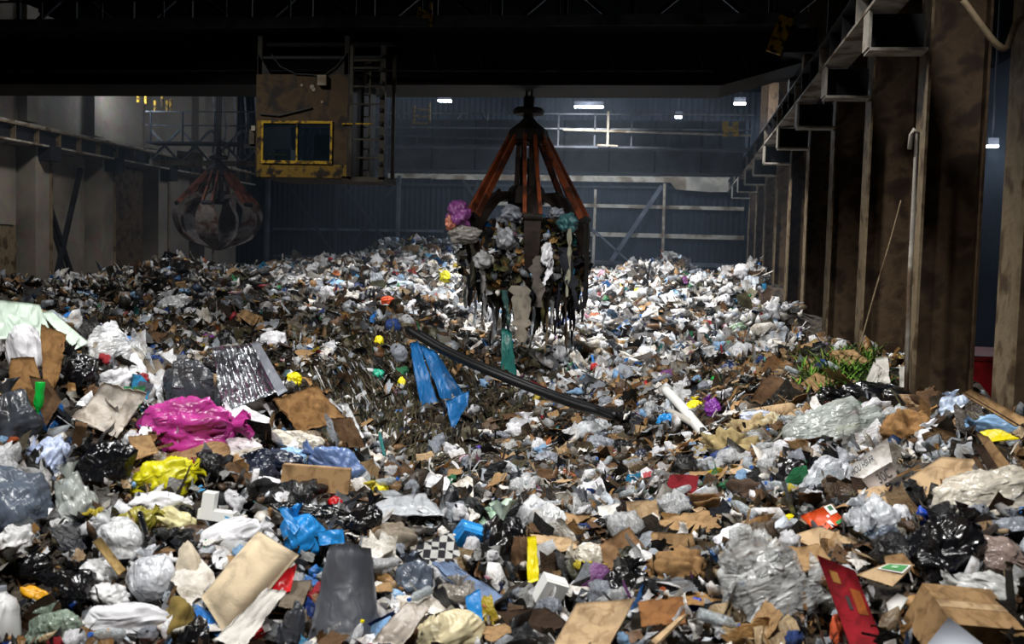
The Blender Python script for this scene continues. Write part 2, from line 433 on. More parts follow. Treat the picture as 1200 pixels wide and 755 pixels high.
# ------------------------------------------------------------------ overhead travelling crane in front
YC = 22.3
M_edge = mat('steel', '#4a4d55', rust='#2f2b28', rs=1.2)
cr = empty('overhead_crane', (0, YC, 11.75))
tag(cr, 'dark overhead travelling crane bridge spanning the pit', 'crane')
x0, x1 = -20.4, 2.5
V = [(x0, 0, 0.05), (0.85, 0, 0.05), (x1, 0, 0.52), (x1, 0, 1.1), (x0, 0, 1.1)]
V2 = [(x, 1.5, z) for x, y, z in V]
MB().add(V + V2, [(0, 1, 2, 3, 4), (9, 8, 7, 6, 5), (0, 5, 6, 1), (1, 6, 7, 2), (2, 7, 8, 3), (3, 8, 9, 4), (4, 9, 5, 0)]).build('box_girder', M_girder, cr)
MB().add([(x0, -0.12, 0.0), (0.87, -0.12, 0.0), (x1, -0.12, 0.47), (x1, -0.12, 0.52), (0.85, -0.12, 0.05), (x0, -0.12, 0.05),
          (x0, 1.6, 0.0), (0.87, 1.6, 0.0), (x1, 1.6, 0.47), (x1, 1.6, 0.52), (0.85, 1.6, 0.05), (x0, 1.6, 0.05)],
         [(0, 1, 4, 5), (1, 2, 3, 4), (6, 11, 10, 7), (7, 10, 9, 8), (0, 6, 7, 1), (1, 7, 8, 2), (5, 4, 10, 11), (4, 3, 9, 10), (2, 8, 9, 3), (0, 5, 11, 6)]).build('bottom_flange', M_girder, cr)
MB().box((x0, -0.1, 0.3), (0.7, -0.001, 0.33)).build('seam_angle', M_edge, cr)
MB().box((x0, -1.0, 1.1), (x1, 0.0, 1.16)).build('walkway', M_dark, cr)
MB().box((x0, -1.05, 1.05), (x1, -1.0, 1.28)).build('walkway_edge', M_edge, cr)
MB().box((x0, -1.04, 2.0), (x1, -1.0, 2.06)).build('handrail', M_edge, cr)
MB().box((x0, -1.04, 1.65), (x1, -1.0, 1.69)).build('handrail', M_dark, cr)
for k in range(16):
    x = x0 + 0.5 + k * 1.45
    MB().box((x - .025, -1.04, 1.16), (x + .025, -1.0, 2.06)).build('rail_post', M_dark, cr)
    if k % 2 == 0: MB().bar((x, 0.3, 2.3), (x + 1.4, 0.3, 1.16), 0.09).build('brace', M_edge, cr)
    else: MB().bar((x, 0.3, 1.16), (x + 1.4, 0.3, 2.3), 0.09).build('brace', M_edge, cr)
    MB().box((x - .04, 0.26, 1.12), (x + .04, 0.34, 2.4)).build('truss_post', M_dark, cr)
MB().box((x0, 0.2, 2.3), (x1, 0.4, 2.5)).build('top_chord', M_edge, cr)
MB().box((2.05, -0.9, 0.53), (2.7, 2.6, 1.0)).build('end_carriage', M_dark, cr)
for yy in (-0.5, 2.1): MB().tube([(2.47, yy, 0.39), (2.65, yy, 0.39)], 0.22, 16).build('wheel', M_rail, cr)
pa = P(906, 62, YC - 1.1) - np.array(cr.location); pb = P(922, 20, YC - 1.1) - np.array(cr.location)
MB().bar(pa, pb, 0.12, 0.3).build('yellow_strut', M_yel, cr)
for (a, b) in (((491, 8), (491, 20)), ((505, 3), (505, 31)), ((491, 14), (505, 14)), ((491, 19), (505, 19))):
    MB().bar(P(*a, YC - 1.1) - np.array(cr.location), P(*b, YC - 1.1) - np.array(cr.location), 0.06).build('yellow_gate', M_yel, cr)
for px in (508, 560, 648, 715, 820, 870):   # dust-hung cables under the walkway
    MB().tube([P(px, 60, YC - 0.6) - np.array(cr.location), P(px + 2, 72, YC - 0.6) - np.array(cr.location), P(px + 6, 84, YC - 0.6) - np.array(cr.location)], 0.02, 5).build('hanging_cable', M_cable, cr)

# trolley sheave and ropes to the grapple are part of the grapple below

# ------------------------------------------------------------------ rear crane
YR = 37.6
M_fest = mat('steel', '#868c96', rust='#5d5f66')
rc = empty('rear_crane', (0, YR, 0))
tag(rc, 'grey rear crane bridge with walkway railings near the back wall', 'crane')
def rbar(name, a, b, wd, mt, dy=0.0, th=0.08):
    L0 = np.array([0, YR, 0])
    return MB().bar(P(a[0], a[1], YR + dy) - L0, P(b[0], b[1], YR + dy) - L0, th, wd).build(name, mt, rc)
zt, zb = 13.1, 11.25
MB().box((-14.0, 0.0, zb), (2.35, 1.4, zt)).build('box_girder', M_rgird, rc)
for x in np.arange(-14, 2.6, 1.65): MB().box((x, -0.03, zb), (x + 0.06, -0.001, zt)).build('plate_seam', M_clad, rc)
MB().box((-20.0, -0.9, zb + 0.75), (2.6, 0.0, zb + 0.82)).build('walkway', M_rgird, rc)
for k in range(18):
    x = -19.8 + k * 1.3
    MB().box((x - .03, -0.9, zb + 0.82), (x + .03, -0.85, zb + 1.95)).build('rail_post', M_rgird, rc)
for z in (1.4, 1.92): MB().box((-20, -0.9, zb + z), (2.6, -0.86, zb + z + 0.05)).build('handrail', M_fest, rc)
MB().box((-20.0, -0.6, zb - 0.05), (-14.0, -0.5, zb + 0.15)).build('lower_chord', M_pale, rc)
for k in range(5):
    x = -20 + k * 1.25
    MB().bar((x, -0.55, zb + 0.1), (x + 1.2, -0.55, zb + 1.3), 0.08).build('lattice', M_fest, rc)
    MB().bar((x + 1.2, -0.52, zb + 0.1), (x, -0.52, zb + 1.3), 0.08).build('lattice', M_fest, rc)
for k in range(11):                                          # festoon cable loops
    x = -17.6 + k * 0.42
    MB().tube([(x, -0.2, zb + 2.6), (x + 0.12, -0.25, zb + 1.4), (x + 0.03, -0.25, zb + 0.5), (x + 0.2, -0.2, zb + 0.3), (x + 0.3, -0.2, zb + 0.9)], 0.035, 5).build('festoon_loop', M_fest, rc)
for (a, b, mt) in (((660, 152), (880, 159), M_pale), ((455, 158), (600, 163), M_rgird)): rbar('top_rail', a, b, 0.07, mt, -0.95)
rbar('mast', (713, 130), (712, 172), 0.07, M_pale, -1.0)
rbar('mast_arm', (700, 170), (724, 171), 0.05, M_pale, -1.0)
for (a, b) in (((541, 130), (522, 158)), ((563, 130), (578, 158)), ((705, 130), (690, 150)), ((716, 128), (738, 152))): rbar('brace', a, b, 0.09, M_rgird, 0.4)
for (a, b) in (((485, 124), (485, 145)), ((503, 120), (503, 146)), ((486, 128), (503, 129)), ((486, 136), (503, 137)), ((486, 144), (503, 145))): rbar('yellow_ladder', a, b, 0.06, M_yel, -1.0)
for (a, b) in (((850, 143), (850, 160)), ((862, 143), (862, 160)), ((850, 151), (864, 152))): rbar('yellow_box_frame', a, b, 0.14 if a[0] < 860 else 0.06, M_yel, -1.0, 0.2)
for (a, b) in (((162, 105), (162, 120)), ((171, 107), (171, 122)), ((171, 107), (178, 110)), ((182, 118), (182, 130)), ((190, 113), (190, 126)), ((196, 118), (196, 130)), ((200, 116), (200, 132))):
    rbar('yellow_guard', a, b, 0.09, M_yel, -0.6, 0.09)
rbar('pale_box', (209, 186), (240, 189), 0.6, M_pale, 0.2, 0.3)

# ------------------------------------------------------------------ visible lamps (housing + lens + its own light)
def lamp(px, py, d, wpx, label, power=0.0, e=40.0, color=(0.82, 0.9, 1.0)):
    p = P(px, py, d); s = wpx * d / 1200
    l = empty('floodlight', tuple(p))
    MB().box((-s / 2, -0.02, 0.03), (s / 2, 0.22, 0.22)).build('housing', M_dark, l)
    MB().box((-s / 2 + .01, -0.05, -0.03), (s / 2 - .01, 0.18, 0.025)).build('lens', mat('glow', '#e6f0ff', e=e), l)
    MB().bar((0, 0.1, 0.22), (0, 0.1, ZT - p[2]), 0.05).build('hanger', M_dark, l)
    if power:
        q = bpy.data.lights.new('lamp_light', 'POINT'); q.energy = power; q.shadow_soft_size = 0.25; q.color = color
        lo = bpy.data.objects.new('lamp_light', q); COL.objects.link(lo); lo.parent = l; lo.location = (0, -0.2, -0.35)
    tag(l, label, 'lamp')
lamp(159, 101, 36.5, 9, 'small white floodlight above the rear left walkway', 100)
lamp(521, 118, 43.0, 16, 'round white lamp under the roof beside the grapple rope', 300)
lamp(690, 125, 43.0, 34, 'wide bright white lamp under the roof behind the crane bridge', 1100)
lamp(795, 137, 43.0, 8, 'tiny white lamp between wide lamp and yellow box', 250)
lamp(867, 121, 40.0, 13, 'white lamp above the yellow box on the rear crane', 500)
lamp(1164, 171, 30.0, 11, 'white lamp glowing in the side hall beyond the columns', 500)

# ------------------------------------------------------------------ operator cab
YK = 20.6
base = P(353, 209, YK); s = YK / 1200.0
cab = empty('operator_cab', tuple(base))
tag(cab, 'rusty yellow operator cab with two-pane window hanging under the crane', 'crane cab')
M_cab = mat('steel', '#6d5414', rust='#1c140b', rs=4.0)
M_cab2 = mat('steel', '#3f2e17', rust='#1a140e', rs=2.4)
M_cabd = mat('steel', '#29241c', rust='#14110d', rs=2.0)
def L(x, y): return (x - 353) * s, (209 - y) * s
def cbox(name, xa, ya, xb, yb, y0, y1, mt, parent=cab):
    (ax, az), (bx, bz) = L(xa, yb), L(xb, ya)
    return MB().box((ax, y0, az), (bx, y1, bz)).build(name, mt, parent)
D = 1.9
cbox('front_panel', 296, 192, 410, 208, 0, 0.05, M_cab)         # below the window
cbox('front_panel', 296, 140, 302, 191.9, 0, 0.05, M_cab)
cbox('front_panel', 392, 140, 410, 191.9, 0, 0.05, M_cab2)
cbox('front_panel', 296, 84, 410, 139.9, 0, 0.05, M_cab2)
cbox('side_panel', 294, 84, 296, 208, 0, D, M_cab2)
cbox('side_panel', 410, 84, 412, 208, 0, D, M_cabd)
cbox('back_panel', 296, 120, 410, 130, D - .05, D, M_cabd)
cbox('floor_panel', 296, 206.5, 410, 208.5, 0.051, D, M_cabd)
cbox('roof_panel', 296, 130, 410, 132, 0.051, D, M_cabd)
fr = cbox('window_frame', 302, 140, 392, 143, -0.04, 0.0, M_yel)
cbox('window_frame', 302, 188, 392, 191.5, -0.04, 0.0, M_yel)
cbox('window_frame', 302, 143, 304.5, 188, -0.04, 0.0, M_yel)
cbox('window_frame', 389.5, 143, 392, 188, -0.04, 0.0, M_yel)
cbox('mullion', 346.5, 143, 348.5, 188, -0.045, 0.0, M_yel)
cbox('sill_rail', 306, 179, 330, 181, 0.1, 0.14, M_yel)
M_gl = mat('glass', '#1d2830', op=0.3)
cbox('window_pane', 304.5, 143, 346.5, 188, -0.015, -0.005, M_gl)
cbox('window_pane', 348.5, 143, 389.5, 188, -0.015, -0.005, M_gl)
# operator seat and console seen as dark shapes behind the glass
cbox('seat', 352, 150, 372, 190, 0.8, 1.0, M_black); cbox('console', 310, 172, 330, 192, 0.4, 0.7, M_black); cbox('seat_base', 350, 182, 376, 192, 0.6, 1.1, M_black)
MB().box((L(340, 0)[0], D - 0.04, L(0, 188)[1]), (L(344, 0)[0], D, L(0, 143)[1])).build('rear_post', M_cabd, cab)
# raised corner plates and hanger frame above the panel
for (q) in ([(296, 84), (312, 84), (303, 70), (296, 60)], [(410, 84), (388, 84), (403, 70), (406, 60), (410, 58)]):
    vv = [(L(x, y)[0], 0.0, L(x, y)[1]) for x, y in q] + [(L(x, y)[0], 0.05, L(x, y)[1]) for x, y in q]
    k = len(q); MB().add(vv, [tuple(range(k - 1, -1, -1)), tuple(range(k, 2 * k))] + [(j, (j + 1) % k, (j + 1) % k + k, j + k) for j in range(k)]).build('corner_plate', M_cabd, cab)
for (xa, yk) in ((298, 0.0), (408, 0.0), (298, D - .1), (408, D - .1)):
    MB().box((L(xa, 0)[0] - .05, yk, L(0, 131)[1] if yk > 1 else L(0, 84)[1]), (L(xa, 0)[0] + .05, yk + .1, L(0, 38)[1])).build('hanger_post', M_cabd, cab)
cbox('hanger_beam', 294, 62, 456, 65, 0.02, 0.12, M_dark); cbox('hanger_beam', 294, 40, 456, 44, 0.5, 0.6, M_dark)
cbox('junction_box', 374, 86, 385, 98, -0.12, -0.001, M_pale)
MB().tube([(*[L(x, y)[0], -0.03, L(x, y)[1]],) for x, y in ((300, 132), (325, 134), (350, 128), (366, 124))], 0.018, 6).build('wiring', M_cable, cab)
MB().tube([(L(x, y)[0], -0.03, L(x, y)[1]) for x, y in ((313, 60), (325, 75), (345, 84), (368, 85), (380, 92))], 0.015, 6).build('wiring', M_cable, cab)
MB().tube([(L(x, y)[0], -0.03, L(x, y)[1]) for x, y in ((380, 86), (395, 76), (408, 60))], 0.015, 6).build('wiring', M_cable, cab)
for (x, y, r) in ((365, 99, .05), (367, 102, .04), (352, 97, .03), (378, 117, .03)):
    MB().tube([(L(x, y)[0], -0.012, L(x, y)[1]), (L(x, y)[0], -0.001, L(x, y)[1])], r, 7).build('bare_patch', M_pale, cab)
# ladder cage on the right
M_cage = mat('steel', '#3e392f', rust='#221b13')
for (xa, xb, y0) in ((412, 416, 0.0), (450, 456, 0.0), (412, 415, 0.9), (450, 454, 0.9)):
    cbox('cage_post', xa, 50, xb, 209, y0, y0 + 0.1, M_cage)
for yy in (66, 75, 97, 118, 160, 182): cbox('cage_rail', 416, yy, 450, yy + 2, 0.02, 0.06, M_cage)
cbox('cage_rail', 404, 142, 442, 144, -0.04, 0.0, M_yel)
cbox('cage_platform', 404, 206, 456, 212, 0.0, 1.0, M_cage)
for xx in (423, 431): cbox('ladder_stile', xx, 60, xx + 2, 206, 0.3, 0.34, M_cage)
for k in range(11): cbox('ladder_rung', 425, 66 + k * 13, 431, 67.5 + k * 13, 0.31, 0.33, M_cage)
for k in range(9): cbox('cage_bracket', 450, 60 + k * 16, 454, 64 + k * 16, -0.05, 0.0, M_dark)
# side lamp arm on the left
cbox('lamp_arm', 276, 168, 294, 173, 0.1, 0.2, M_dark); cbox('lamp_box', 284, 150, 291, 168, 0.05, 0.25, M_cage); cbox('mirror', 288, 146, 293, 152, 0.0, 0.04, M_pale)

# ------------------------------------------------------------------ grapples
M_rust = mat('steel', '#8c4320', rust='#4a2412', rs=2.4)
M_gr = mat('steel', '#2f2520', rust='#1a1411', rs=2.0)
M_grd = mat('steel', '#2c2521', rust='#17120f', rs=2.0)
def claw_geo(prof, widths, thick, ang):
    """curved tapering shell: prof = [(r, z)], swept with a rectangular section"""
    V = []; F = []; k = len(prof)
    ca, sa = math.cos(ang), math.sin(ang); t = np.array([-sa, ca, 0])
    for j, (r, z) in enumerate(prof):
        a = np.array(prof[max(j - 1, 0)]); b = np.array(prof[min(j + 1, k - 1)]); d = (b - a) / np.linalg.norm(b - a)
        nrm = np.array([d[1], -d[0]])                       # points to the inside
        p = np.array([r * ca, r * sa, z]); q2 = np.array([nrm[0] * ca, nrm[0] * sa, nrm[1]])
        w2, th = widths[j] / 2, thick[j]
        V += [p + t * w2, p - t * w2, p - t * w2 * 0.75 + q2 * th, p + t * w2 * 0.75 + q2 * th]
    for j in range(k - 1):
        for i in range(4):
            F.append((4 * j + i, 4 * j + (i + 1) % 4, 4 * j + 4 + (i + 1) % 4, 4 * j + 4 + i))
    F += [(3, 2, 1, 0), (4 * k - 4, 4 * k - 3, 4 * k - 2, 4 * k - 1)]
    return V, F
def grapple(loc, rot, prof, wth, scale, ropes, label, mats, n=6, shoulder=2):
    g = empty('grapple', loc); g.scale = (scale,) * 3
    tag(g, label, 'grapple')
    mr, mg, md = mats
    pr = smooth_prof([(a, b, c, d) for (a, b), (c, d) in zip(prof, wth)])
    for k in range(n):
        a = rot + 2 * math.pi * k / n; ca, sa = math.cos(a), math.sin(a)
        V, F = claw_geo([(q[0], q[1]) for q in pr], [q[2] for q in pr], [q[3] for q in pr], a)
        c = link('claw', mesh_np('claw', V, F, mg), g)
        sr, sz = prof[shoulder]
        tx = np.array([-sa, ca, 0])
        for sgn in (-1, 1):
            MB().bar(np.array([0.34 * ca, 0.34 * sa, -0.12]) + tx * 0.11 * sgn, np.array([sr * ca, sr * sa, sz + 0.06]) + tx * 0.17 * sgn, 0.075, 0.13, (ca, sa, 0.3)).build('tie_rod', mr, g)
        e = np.array([sr * ca, sr * sa, sz + 0.04])
        MB().tube([e - tx * 0.2, e + tx * 0.2], 0.085, 12).build('pivot_pin', md, c)
        V2, F2 = claw_geo([(prof[1][0] - .1, prof[1][1] + .1), (sr - 0.1, sz + 0.12)], [0.06, 0.06], [0.12, 0.12], a)
        link('claw_rib', mesh_np('claw_rib', V2, F2, mg), c)
    # head with yoke plates and collar
    h = MB()
    ring = lambda r, z, m=12: [(r * math.cos(2 * math.pi * i / m), r * math.sin(2 * math.pi * i / m), z) for i in range(m)]
    prof2 = [(0.12, 0.22), (0.2, 0.12), (0.44, -0.06), (0.5, -0.3), (0.4, -0.36), (0.2, -0.3)]
    V = sum([ring(r, z) for r, z in prof2], []); F = []
    for j in range(len(prof2) - 1):
        for i in range(12): F.append((j * 12 + i, j * 12 + (i + 1) % 12, j * 12 + 12 + (i + 1) % 12, j * 12 + 12 + i))
    h.add(V, F + [tuple(range(11, -1, -1)), tuple(range(60, 72))]); h.build('head', md, g)
    MB().add(ring(0.34, 0.3, 16) + ring(0.36, 0.38, 16) + ring(0.3, 0.44, 16), [(j * 16 + i, j * 16 + (i + 1) % 16, j * 16 + 16 + (i + 1) % 16, j * 16 + 16 + i) for j in (0, 1) for i in range(16)] + [tuple(range(15, -1, -1)), tuple(range(32, 48))]).build('collar', md, g)
    MB().tube([(0, 0, 0.2), (0, 0, 0.7)], 0.12, 10).build('shackle', md, g)
    for i in range(4):
        a = rot + 0.6 + i * math.pi / 2
        MB().tube([(0.07 * math.cos(a), 0.07 * math.sin(a), 0.6), (0.1 * math.cos(a), 0.1 * math.sin(a), ropes)], 0.022, 6).build('wire_rope', md, g)
    # centre column, sheaves and lower hub
    for i in range(4):
        a = rot + i * math.pi / 2 + 0.4
        MB().bar((0.22 * math.cos(a), 0.22 * math.sin(a), -0.3), (0.25 * math.cos(a), 0.25 * math.sin(a), prof[0][1] + 0.1), 0.11, 0.11).build('guide_bar', mg, g)
    for i in range(6):
        MB().tube([(-0.18 + i * 0.065, 0, -0.85), (-0.155 + i * 0.065, 0, -0.85)], 0.2, 16).build('sheave', md, g)
    V = ring(0.34, prof[0][1] + 0.2) + ring(0.42, prof[0][1] + 0.1) + ring(0.42, prof[0][1] - 0.2) + ring(0.25, prof[0][1] - 0.3)
    MB().add(V, [(j * 12 + i, j * 12 + 12 + i, j * 12 + 12 + (i + 1) % 12, j * 12 + (i + 1) % 12) for j in range(3) for i in range(12)] + [tuple(range(12)), tuple(range(47, 35, -1))]).build('hub', md, g)
    return g
YG = 23.0
GP = P(619, 150, YG)
grapple(tuple(GP), math.radians(-76), [(0.3, -1.5), (0.85, -1.5), (1.42, -2.08), (1.5, -2.6), (1.35, -3.15), (1.0, -3.7)],
        [(0.26, 0.16), (0.3, 0.2), (0.36, 0.26), (0.34, 0.18), (0.24, 0.12), (0.05, 0.04)], 1.0, 1.2,
        'rusty red grapple full of rubbish hanging over the heap', (M_rust, M_gr, M_grd))
YF = 36.2
grapple(tuple(P(256, 196, YF)), math.radians(-80), [(0.3, -1.1), (0.85, -1.05), (1.5, -1.45), (1.6, -1.95), (1.2, -2.7), (0.1, -3.15)],
        [(0.26, 0.14), (0.3, 0.14), (0.5, 0.16), (0.8, 0.10), (0.7, 0.08), (0.06, 0.03)], 0.98, 3.2,
        'empty closed grapple with round steel shells near the back wall',
        (mat('steel', '#7a4a3e', rust='#40241e', rs=2.4), mat('steel', '#6e6866', rust='#4a342e', rs=2.6), mat('steel', '#33323a', rust='#201e1e')), 6)

# ------------------------------------------------------------------ the rubbish heap as a height field
rng = np.random.default_rng(7)
CP = []
def cps(*a):
    for px, py, d in a: CP.append(P(px, py, d))
cps((-150, 950, 4.6), (300, 950, 4.8), (600, 950, 5.0), (900, 950, 5.0), (1350, 950, 4.8))
cps((-60, 755, 6.0), (100, 755, 6.2), (250, 755, 6.4), (400, 755, 6.6), (600, 755, 6.8), (800, 755, 6.6), (1000, 755, 6.5), (1260, 755, 6.3))
cps((-60, 650, 6.9), (100, 650, 7.1), (250, 650, 7.4), (400, 650, 7.8), (600, 650, 8.6), (800, 650, 8.3), (1000, 650, 7.9), (1250, 650, 7.6))
cps((-80, 560, 7.7), (100, 560, 8.0), (250, 560, 8.5), (400, 560, 9.3), (500, 575, 10.4), (600, 575, 13.4), (700, 570, 12.6), (800, 575, 11.0), (900, 560, 10.6), (1050, 560, 9.8), (1180, 560, 9.0), (1270, 575, 8.2))
cps((-80, 470, 8.6), (80, 470, 9.0), (200, 500, 9.2), (300, 500, 9.7), (400, 520, 10.0))
cps((-120, 352, 9.6), (0, 358, 9.7), (60, 372, 9.9), (130, 402, 10.0), (200, 450, 10.1), (290, 462, 10.2), (350, 462, 10.4), (430, 522, 10.5), (540, 588, 10.9))
cps((-100, 480, 12.5), (60, 480, 12.6), (180, 520, 12.8), (320, 545, 12.8), (420, 590, 12.8), (500, 600, 12.2))
cps((-60, 352, 25), (30, 350, 26), (90, 342, 28), (150, 326, 30), (250, 328, 30), (30, 385, 20), (100, 375, 21), (200, 392, 18.5), (300, 376, 20.5), (370, 392, 19.2), (430, 385, 20.2), (500, 392, 20.8))
cps((60, 410, 16.5), (180, 440, 15), (290, 440, 16), (330, 470, 15.2), (395, 420, 18.6), (395, 480, 17.6), (400, 540, 16.4), (455, 420, 19.2), (465, 490, 17.8), (470, 545, 16.0), (520, 500, 17.8))
cps((550, 535, 15.8), (600, 505, 18), (600, 455, 22), (600, 405, 27), (540, 395, 25), (540, 360, 30), (600, 350, 33), (600, 312, 39), (540, 303, 39), (490, 292, 39), (440, 297, 38.5), (400, 306, 38), (350, 318, 37), (310, 326, 35), (420, 345, 30), (330, 352, 27), (230, 352, 25))
cps((680, 525, 15.5), (700, 455, 21), (700, 405, 26), (700, 350, 33), (700, 316, 39), (780, 314, 40), (830, 335, 40.5), (860, 345, 37), (800, 400, 25.5), (800, 455, 20), (790, 515, 15.5), (870, 480, 15), (870, 425, 20), (860, 370, 29), (908, 336, 33), (915, 390, 24))
cps((880, 525, 12.6), (950, 485, 13.4), (930, 430, 17), (990, 430, 15.2), (1060, 462, 14.3), (1050, 500, 12.6), (1100, 522, 11.0), (1140, 474, 12.4), (1190, 488, 10.4), (1240, 500, 9.6), (1240, 535, 8.9), (965, 398, 19.5), (1010, 416, 17.5))
for (x, y, z) in ((-20, 44.5, 6.2), (-10, 44.5, 6.4), (-3, 44.5, 6.4), (3, 44.5, 6.4), (-20, 48.5, 5.4), (-8, 48.5, 5.6), (4, 48.5, 5.6), (-20, 36, 6.6), (-20, 30, 6.8),
                  (-21, 24, 7.0), (-21, 15, 6.6), (-12, 10, 7.0), (-13, 6, 5.6), (-22, 6, 5.5), (4.4, 10.5, 6.4), (4.6, 14, 6.0), (4.6, 20, 6.2), (4.6, 28, 6.2), (4.6, 40, 6.2), (5, 8, 6.0), (5, 5, 5.2), (0, 2.2, 4.9), (-8, 2.2, 4.7), (5, 2.2, 4.7), (-14, 2.2, 4.6)):
    CP.append(np.array([x, y, z]))
CP = np.array(CP)
def rbf(A, B): return np.sqrt(((A[:, None, :] - B[None, :, :]) ** 2).sum(-1) + 0.04)
G = rbf(CP[:, :2], CP[:, :2]) - 0.03 * np.eye(len(CP))
Afull = np.zeros((len(CP) + 3, len(CP) + 3)); Afull[:len(CP), :len(CP)] = G
Pm = np.c_[np.ones(len(CP)), CP[:, :2]]; Afull[:len(CP), len(CP):] = Pm; Afull[len(CP):, :len(CP)] = Pm.T
sol = np.linalg.solve(Afull, np.r_[CP[:, 2], 0, 0, 0])
GX0, GX1, GY0, GY1, GS = XL, 4.4, 2.0, 48.4, 0.1
gx = np.arange(GX0, GX1 + 1e-6, GS); gy = np.arange(GY0, GY1 + 1e-6, GS)
XX, YY = np.meshgrid(gx, gy)
Q = np.c_[XX.ravel(), YY.ravel()]; Z = np.empty(len(Q))
for a in range(0, len(Q), 20000):
    q = Q[a:a + 20000]; Z[a:a + 20000] = rbf(q, CP[:, :2]) @ sol[:-3] + sol[-3] + q @ sol[-2:]
HG = Z.reshape(XX.shape)
def vnoise(X, Y, cell, seed):
    r = np.random.default_rng(seed).random((256, 256)); x = X / cell; y = Y / cell
    i = np.floor(x).astype(int); j = np.floor(y).astype(int); fx = x - i; fy = y - j
    fx = fx * fx * (3 - 2 * fx); fy = fy * fy * (3 - 2 * fy); g = lambda a, b: r[a % 256, b % 256]
    return (g(i, j) * (1 - fx) + g(i + 1, j) * fx) * (1 - fy) + (g(i, j + 1) * (1 - fx) + g(i + 1, j + 1) * fx) * fy - 0.5
far = np.clip((YY - 12) / 14, 0, 1)
HG += (0.10 + 0.9 * far) * vnoise(XX, YY, 3.1, 1) + (0.12 + 0.45 * far) * vnoise(XX, YY, 1.3, 2) + (0.16 + 0.2 * far) * vnoise(XX, YY, 0.55, 3)
# skyline of the far ridge keeps its height
def H(x, y):
    fx = np.clip((np.asarray(x, float) - GX0) / GS, 0, len(gx) - 1.001); fy = np.clip((np.asarray(y, float) - GY0) / GS, 0, len(gy) - 1.001)
    i = fx.astype(int); j = fy.astype(int); a = fx - i; b = fy - j
    return (HG[j, i] * (1 - a) + HG[j, i + 1] * a) * (1 - b) + (HG[j + 1, i] * (1 - a) + HG[j + 1, i + 1] * a) * b
def Nrm(x, y, e=0.35):
    gx_ = (H(x + e, y) - H(x - e, y)) / (2 * e); gy_ = (H(x, y + e) - H(x, y - e)) / (2 * e)
    n_ = np.stack([-gx_, -gy_, np.ones_like(gx_)], -1); return n_ / np.linalg.norm(n_, axis=-1, keepdims=True)
def hit(px, py):
    r = ray(px, py); t = np.linspace(4.5, 49, 3000); p = CAM + r[None] * (t / r[1])[:, None]
    below = p[:, 2] < H(p[:, 0], p[:, 1]); k = np.argmax(below) if below.any() else len(t) - 1
    return p[k]
# base body of the heap
st = 2
sub = HG[::st, ::st] - 0.10; nx, ny = sub.shape[1], sub.shape[0]
V = np.stack([XX[::st, ::st].ravel(), YY[::st, ::st].ravel(), sub.ravel()], 1)
ii, jj = np.meshgrid(np.arange(nx - 1), np.arange(ny - 1)); a = (jj * nx + ii).ravel()
mt, nt, N, LK, b = _new('compacted_refuse')
tc = N.new('ShaderNodeTexCoord'); nz = N.new('ShaderNodeTexNoise'); nz.inputs['Scale'].default_value = 5; nz.inputs['Detail'].default_value = 8
LK.new(tc.outputs['Object'], nz.inputs['Vector']); rp = N.new('ShaderNodeValToRGB'); e = rp.color_ramp.elements
e[0].position = 0.35; e[0].color = (0.012, 0.010, 0.009, 1); e[1].position = 0.7; e[1].color = (0.10, 0.075, 0.05, 1)
LK.new(nz.outputs['Fac'], rp.inputs['Fac']); LK.new(rp.outputs['Color'], b.inputs['Base Color']); b.inputs['Roughness'].default_value = 0.9
bp = N.new('ShaderNodeBump'); bp.inputs['Distance'].default_value = 0.2; LK.new(nz.outputs['Fac'], bp.inputs['Height']); LK.new(bp.outputs['Normal'], b.inputs['Normal'])
o = link('refuse_heap', mesh_np('refuse_heap', V, np.stack([a, a + 1, a + 1 + nx, a + nx], 1), mt, True))
tag(o, 'dark compacted refuse mass that fills the whole pit', 'refuse heap', kind='stuff')

# ------------------------------------------------------------------ piece shapes
def tri(x): return 2 * np.abs(x - np.floor(x + 0.5))
def crumple(V, Nn, amp, freq, r, octv=3, k=4):
    d_ = np.zeros(len(V))
    for o_ in range(octv):
        for _ in range(k):
            d = r.normal(size=3); d /= np.linalg.norm(d); d2 = r.normal(size=3)
            d_ += (0.55 ** o_) * (tri(V @ d * freq * 1.9 ** o_ + r.random() + 0.35 * tri(V @ d2 * freq * 0.5)) - 0.5) / math.sqrt(k)
    return V + Nn * (amp * d_)[:, None]
def ico(sub):
    import bmesh
    bm = bmesh.new(); bmesh.ops.create_icosphere(bm, subdivisions=sub, radius=1.0)
    V = np.array([v.co[:] for v in bm.verts]); F = np.array([[v.index for v in f.verts] for f in bm.faces]); bm.free(); return V, F
ICO = {k: ico(k) for k in (1, 2, 3, 4)}
def blob(sub, seed, amp=0.5, freq=0.8, squash=(1, 1, 0.7), octv=3):
    r = np.random.default_rng(seed); V, F = ICO[sub]; Vn = V.copy()
    V = crumple(V * np.array(squash), Vn, amp, freq, r, octv); return V, F
def grid_sheet(n, m, seed, amp=0.3, freq=0.7, octv=2):
    r = np.random.default_rng(seed); u, v = np.meshgrid(np.linspace(-1, 1, n), np.linspace(-1, 1, m))
    V = np.stack([u.ravel(), v.ravel(), np.zeros(n * m)], 1); V[:, :2] += r.normal(size=(n * m, 2)) * 0.5 / n
    V = crumple(V, np.tile([0, 0, 1.0], (len(V), 1)), amp, freq, r, octv)
    V = crumple(V, np.tile([1.0, 0, 0], (len(V), 1)), amp * 0.5, freq, r, 1)
    i_, j_ = np.meshgrid(np.arange(n - 1), np.arange(m - 1)); a_ = (j_ * n + i_).ravel()
    return V, np.stack([a_, a_ + 1, a_ + 1 + n, a_ + n], 1)
